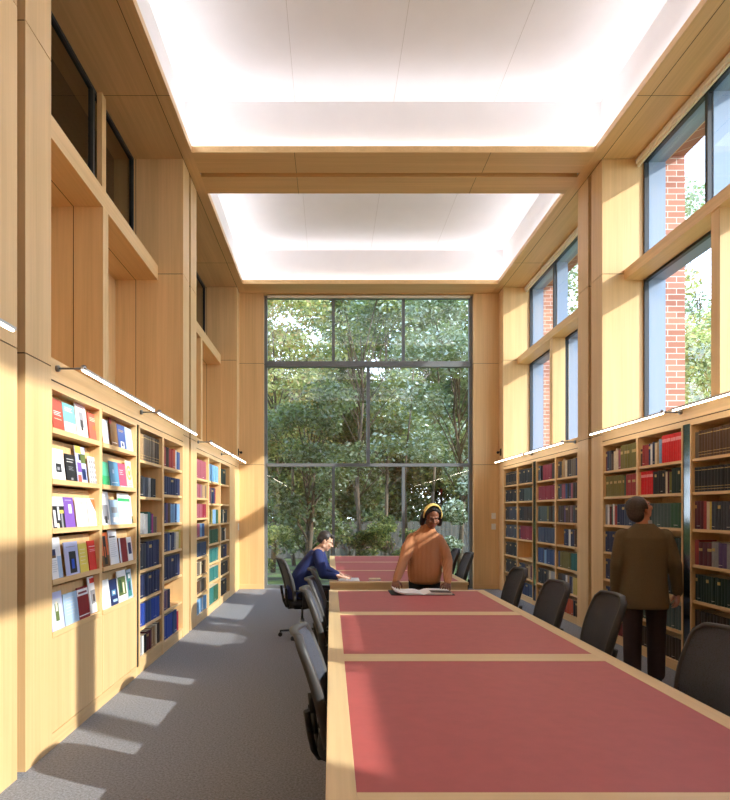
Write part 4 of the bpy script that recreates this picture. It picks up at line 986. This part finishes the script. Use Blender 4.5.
def leafmat(name, rgb, tr=.45, rough=.45, spec=.5):
    m, nt, b = nodes(name); N, L = nt.nodes, nt.links; c = lin(rgb)
    b.inputs['Base Color'].default_value = (*c, 1); b.inputs['Roughness'].default_value = rough; b.inputs['Specular IOR Level'].default_value = spec
    t = N.new('ShaderNodeBsdfTranslucent'); t.inputs[0].default_value = (min(1, c[0]*1.5), min(1, c[1]*1.5), c[2]*.8, 1); x = N.new('ShaderNodeMixShader'); x.inputs[0].default_value = tr
    L.new(b.outputs[0], x.inputs[1]); L.new(t.outputs[0], x.inputs[2]); L.new(x.outputs[0], N['Material Output'].inputs[0]); return m
LG = {k: leafmat('leaf_'+k, v) for k, v in dict(dark=(78, 92, 64), mid=(112, 126, 82), light=(156, 160, 106), glossy=(108, 124, 100), pale=(196, 196, 158), cool=(134, 146, 134), rust=(160, 140, 98)).items()}
LG['shine'] = leafmat('leaf_shine', (186, 202, 190), .15, .3, .8)
BARK = pmat('tree_bark', (92, 80, 66), .95, var=.3, scale=6, stretch=(4, 4, 1), bump=.5)
def crown(m, rnd, blobs, n, size, nm, asp=.5):
    wts = [b[1]*b[1] for b in blobs]; tw = sum(wts); acc = []
    for (c, r, fl), w in zip(blobs, wts):
        for _ in range(int(n*w/tw)):
            d = Vector((rnd.gauss(0, 1), rnd.gauss(0, 1), rnd.gauss(0, 1))).normalized(); q = r*(rnd.random()**.45)
            p = Vector(c)+Vector((d.x*q, d.y*q, d.z*q*fl)); s = size*rnd.uniform(.6, 1.35)
            a = Vector((rnd.gauss(0, 1), rnd.gauss(0, 1), rnd.gauss(0, .6))).normalized(); b = a.cross(Vector((rnd.gauss(0, 1), rnd.gauss(0, 1), rnd.gauss(0, 1)))).normalized()
            k = min(nm-1, int(rnd.random()**1.4*nm))
            m.quad([p-a*s, p-b*s*asp, p+a*s, p+b*s*asp], k)
def tree(x, y, h, cr, n, size, cols, lab, name='tree', seed=1, trunk=.075, low=.25, grp='trees beyond the garden window', lean=0, dens=26):
    rnd = random.Random(seed); t = empty(name, (x, y, -.12), label=lab, cat='tree' if name == 'tree' else 'shrub', group=grp)
    top = Vector((x+lean, y, h*.8)); m = MB(); pts = [Vector((x, y, -.1)), Vector((x+lean*.3+rnd.uniform(-.15, .15), y, h*.3)), Vector((x+lean*.6+rnd.uniform(-.2, .2), y, h*.55)), top]
    blobs = []
    for i, (a, b) in enumerate(zip(pts, pts[1:])): m.cyl(a, b, trunk*(1-.28*i), trunk*(1-.28*(i+1)), 8)
    for i in range(dens):
        f = low+(1-low)*rnd.random()**.8; zz = h*f; base = pts[0].lerp(top, f*.85); ang = rnd.uniform(0, 2*PI); rad = cr*math.sqrt(max(.08, 1-((f-.55)/.52)**2))*rnd.uniform(.35, 1)
        e = Vector((base.x+math.cos(ang)*rad, base.y+math.sin(ang)*rad*.8, zz+rnd.uniform(.0, .5)))
        m.cyl(base, base.lerp(e, .5)+Vector((0, 0, .12)), trunk*.28, trunk*.18, 6); m.cyl(base.lerp(e, .5)+Vector((0, 0, .12)), e, trunk*.18, trunk*.07, 5)
        blobs.append((e, cr*rnd.uniform(.24, .42), .75))
    m.build('trunk', BARK, t)
    m = MB(); crown(m, rnd, blobs, int(n*1.5), size*.8, len(cols)); m.build('foliage', [LG[c] for c in cols], t)
    return t
TR = [
 (-1.6, 17.2, 8.2, 1.9, 9000, .085, ('light', 'mid', 'pale', 'rust'), 'light yellow-green tree at the upper left of the garden window'),
 (.9, 18.6, 8.8, 2.2, 10000, .09, ('mid', 'cool', 'light', 'shine'), 'mid green tree filling the upper middle of the garden window'),
 (3.4, 16.4, 7.6, 1.8, 8500, .08, ('glossy', 'shine', 'mid', 'cool'), 'glossy-leaved tree close at the right side of the garden window'),
 (-.6, 16.0, 4.6, 1.5, 6000, .075, ('dark', 'cool', 'mid', 'glossy'), 'dark leafy tree in the middle left of the garden window'),
 (1.9, 21.5, 9.6, 2.4, 9000, .10, ('dark', 'mid', 'glossy'), 'tall dark green tree behind the right half of the garden window'),
 (-2.6, 21.5, 9.8, 2.5, 9000, .10, ('rust', 'light', 'mid'), 'tall olive-brown tinged tree behind the left half of the garden window'),
 (-.2, 25.5, 11.0, 3.0, 8000, .12, ('mid', 'dark', 'light'), 'far green tree beyond the fence in the middle of the garden window'),
 (5.2, 23.5, 10.5, 2.8, 8000, .12, ('mid', 'glossy', 'dark'), 'far green tree beyond the fence at the right of the garden window'),
 (-5.6, 26.0, 11.0, 3.0, 7000, .12, ('dark', 'mid', 'rust'), 'far dark tree beyond the fence at the left of the garden window'),
 (3.0, 30.0, 13.0, 3.6, 7000, .15, ('mid', 'dark', 'pale'), 'most distant tall tree seen behind the right of the garden window'),
]
for i, (x, y, h, cr, n, s, cols, lab) in enumerate(TR): tree(x, y, h, cr, n, s, cols, lab, seed=20+i, low=.16 if h < 6 else .3)
SIDE = [
 (15.0, 24.0, 11.0, 3.4, 9000, .13, ('light', 'pale', 'mid', 'rust'), 'pale green tree seen through the near right windows'),
 (9.6, 15.4, 5.6, 2.0, 8000, .08, ('pale', 'light', 'mid', 'rust'), 'low yellow-green tree outside the lower near right window'),
 (9.5, 22.5, 10.5, 2.8, 7000, .11, ('mid', 'light', 'cool'), 'green tree seen through the far right windows'),
 (18.5, 31.0, 17.5, 3.6, 7000, .14, ('cool', 'mid', 'shine'), 'tall grey-green tree beyond the near right windows'),
]
for i, (x, y, h, cr, n, s, cols, lab) in enumerate(SIDE): tree(x, y, h, cr, n, s, cols, lab, seed=60+i, low=.12, grp='trees outside the right windows')
HEDGE = [(-4.5, 23.8, 5.2, 2.2), (-1.6, 24.2, 5.6, 2.2), (1.3, 23.9, 5.2, 2.2), (4.2, 24.2, 5.8, 2.3), (7.0, 24.0, 5.2, 2.2)]
HB = [(-3.1, 26.2, 6.6, 2.4), (-.1, 26.4, 6.8, 2.4), (2.8, 26.0, 6.4, 2.4), (5.8, 26.3, 6.8, 2.4)]
for i, (x, y, h, cr) in enumerate(HB): tree(x, y, h, cr, 13000, .12, ('dark', 'mid', 'cool'), '%s bushy tree of the row farthest behind the timber fence' % ('leftmost', 'second', 'third', 'rightmost')[i], seed=170+i, low=.03, dens=60)
for i, (x, y, h, cr) in enumerate(HEDGE): tree(x, y, h, cr, 15000, .11, (('dark', 'mid', 'cool'), ('mid', 'light', 'dark'))[i % 2], '%s bushy tree growing just behind the timber fence' % ('leftmost', 'second', 'middle', 'fourth', 'rightmost')[i], seed=140+i, low=.03, dens=60)
SHR = [(-1.9, 15.2, .95, .75, ('mid', 'light', 'pale'), 'low bright green bush at the foot of the garden window, left'), (.55, 17.5, .95, .9, ('mid', 'dark', 'light'), 'low ivy-like bush in the middle of the garden window'),
       (1.7, 16.9, .85, .8, ('mid', 'light', 'dark'), 'low bush behind the standing woman'), (-.7, 18.4, 1.0, .8, ('dark', 'mid'), 'low dark bush behind the seated man'),
       (3.35, 14.9, 2.1, .7, ('shine', 'glossy', 'dark', 'shine'), 'glossy pale-leaved shrub at the right of the woman outside the glass'), (4.6, 17.5, 1.7, 1.0, ('mid', 'dark'), 'green shrub low at the right of the garden window'), (-3.6, 17.3, 1.3, 1.0, ('mid', 'dark'), 'green shrub low at the left of the garden window')]
for i, (x, y, h, cr, cols, lab) in enumerate(SHR): tree(x, y, h, cr, 3500, .05 if h < 2 else .06, cols, lab, 'shrub', 80+i, .03, .1, 'shrubs in the garden', dens=16)
# bare slim trunks and an old brick stub, fence behind
for i, (x, y, h, r) in enumerate(((-.75, 17.0, 6, .05), (-1.15, 19.5, 7, .07), (.75, 19.0, 7, .06), (2.3, 18.0, 7, .05), (.1, 20.5, 7, .06), (3.1, 19.5, 7, .07))):
    rnd = random.Random(i); t = empty('bare_tree', (x, y, -.12), label='slim bare %s, %s' % (('trunk', 'stem')[i % 2], ('left of the seated man\'s head', 'far left in the garden window', 'just left of the woman, behind the mullion', 'right of the woman', 'in the middle pane of the garden window', 'rightmost in the garden')[i]), cat='tree', group='bare trunks in the garden')
    m = MB(); p = Vector((x, y, -.12)); r0 = r
    for j in range(6):
        q = p+Vector((rnd.uniform(-.18, .18), rnd.uniform(-.1, .1), h/6)); m.cyl(p, q, r0, r0*.82, 8); r0 *= .82
        if j > 1:
            for s in (-1, 1): m.cyl(q, q+Vector((s*rnd.uniform(.5, 1.1), rnd.uniform(-.3, .3), rnd.uniform(.3, .8))), r0*.4, r0*.15, 5)
        p = q
    m.build('stem', BARK, t)
t = empty('timber_fence', (0, 22.3, -.12), label='grey weathered timber fence crossing the garden behind the trees', cat='fence')
FW = pmat('weathered_fence_board', (86, 84, 78), .9, var=.2, scale=5, stretch=(6, 1, .5))
rnd = random.Random(3)
for k in range(-4, 7):
    x0 = k*1.9; m = MB()
    for i in range(12): m.box(x0+.05+i*.15, x0+.05+i*.15+.14, 22.3, 22.325, -.1, 1.22+rnd.uniform(-.01, .01))
    for z in (.25, .95): m.box(x0+.05, x0+1.85, 22.325, 22.37, z, z+.08)
    m.build('fence_panel', FW, t); m = MB(); m.box(x0-.05, x0+.05, 22.27, 22.38, -.1, 1.3); m.build('post', FW, t)

# ------------------------------------------------------------------ light, sky, camera
w = bpy.data.worlds.new('World'); scene.world = w; w.use_nodes = True; nt = w.node_tree; N, L = nt.nodes, nt.links
bg = N['Background']; tc = N.new('ShaderNodeTexCoord'); sp = N.new('ShaderNodeSeparateXYZ'); L.new(tc.outputs['Generated'], sp.inputs[0])
r = N.new('ShaderNodeValToRGB'); r.color_ramp.elements[0].position = .0; r.color_ramp.elements[0].color = (.80, .88, .98, 1); r.color_ramp.elements[1].position = .7; r.color_ramp.elements[1].color = (.38, .58, .95, 1)
L.new(sp.outputs[2], r.inputs[0]); L.new(r.outputs[0], bg.inputs[0]); bg.inputs[1].default_value = 4.8
sd = bpy.data.lights.new('sun', 'SUN'); sd.energy = 5.4; sd.angle = math.radians(.7); sd.color = (1, .975, .93)
so = bpy.data.objects.new('sun', sd); C.objects.link(so); so.rotation_euler = Vector((-1, .55, -.58)).to_track_quat('-Z', 'Y').to_euler(); so.location = (12, -5, 9)
cd = bpy.data.cameras.new('camera'); co = bpy.data.objects.new('camera', cd); C.objects.link(co); scene.camera = co
co.location = (0, 0, 1.6); co.rotation_euler = (PI/2, 0, 0)
cd.sensor_fit = 'HORIZONTAL'; cd.sensor_width = 36; cd.lens = 620/730*36; cd.shift_x = 34.5/730; cd.shift_y = 111/730; cd.clip_start = .05; cd.clip_end = 300
vs = scene.view_settings; vs.view_transform = 'Standard'; vs.look = 'None'; vs.gamma = 1; vs.exposure = .38; vs.use_curve_mapping = False
scene.cycles.max_bounces = 10; scene.cycles.diffuse_bounces = 6; scene.cycles.transparent_max_bounces = 16
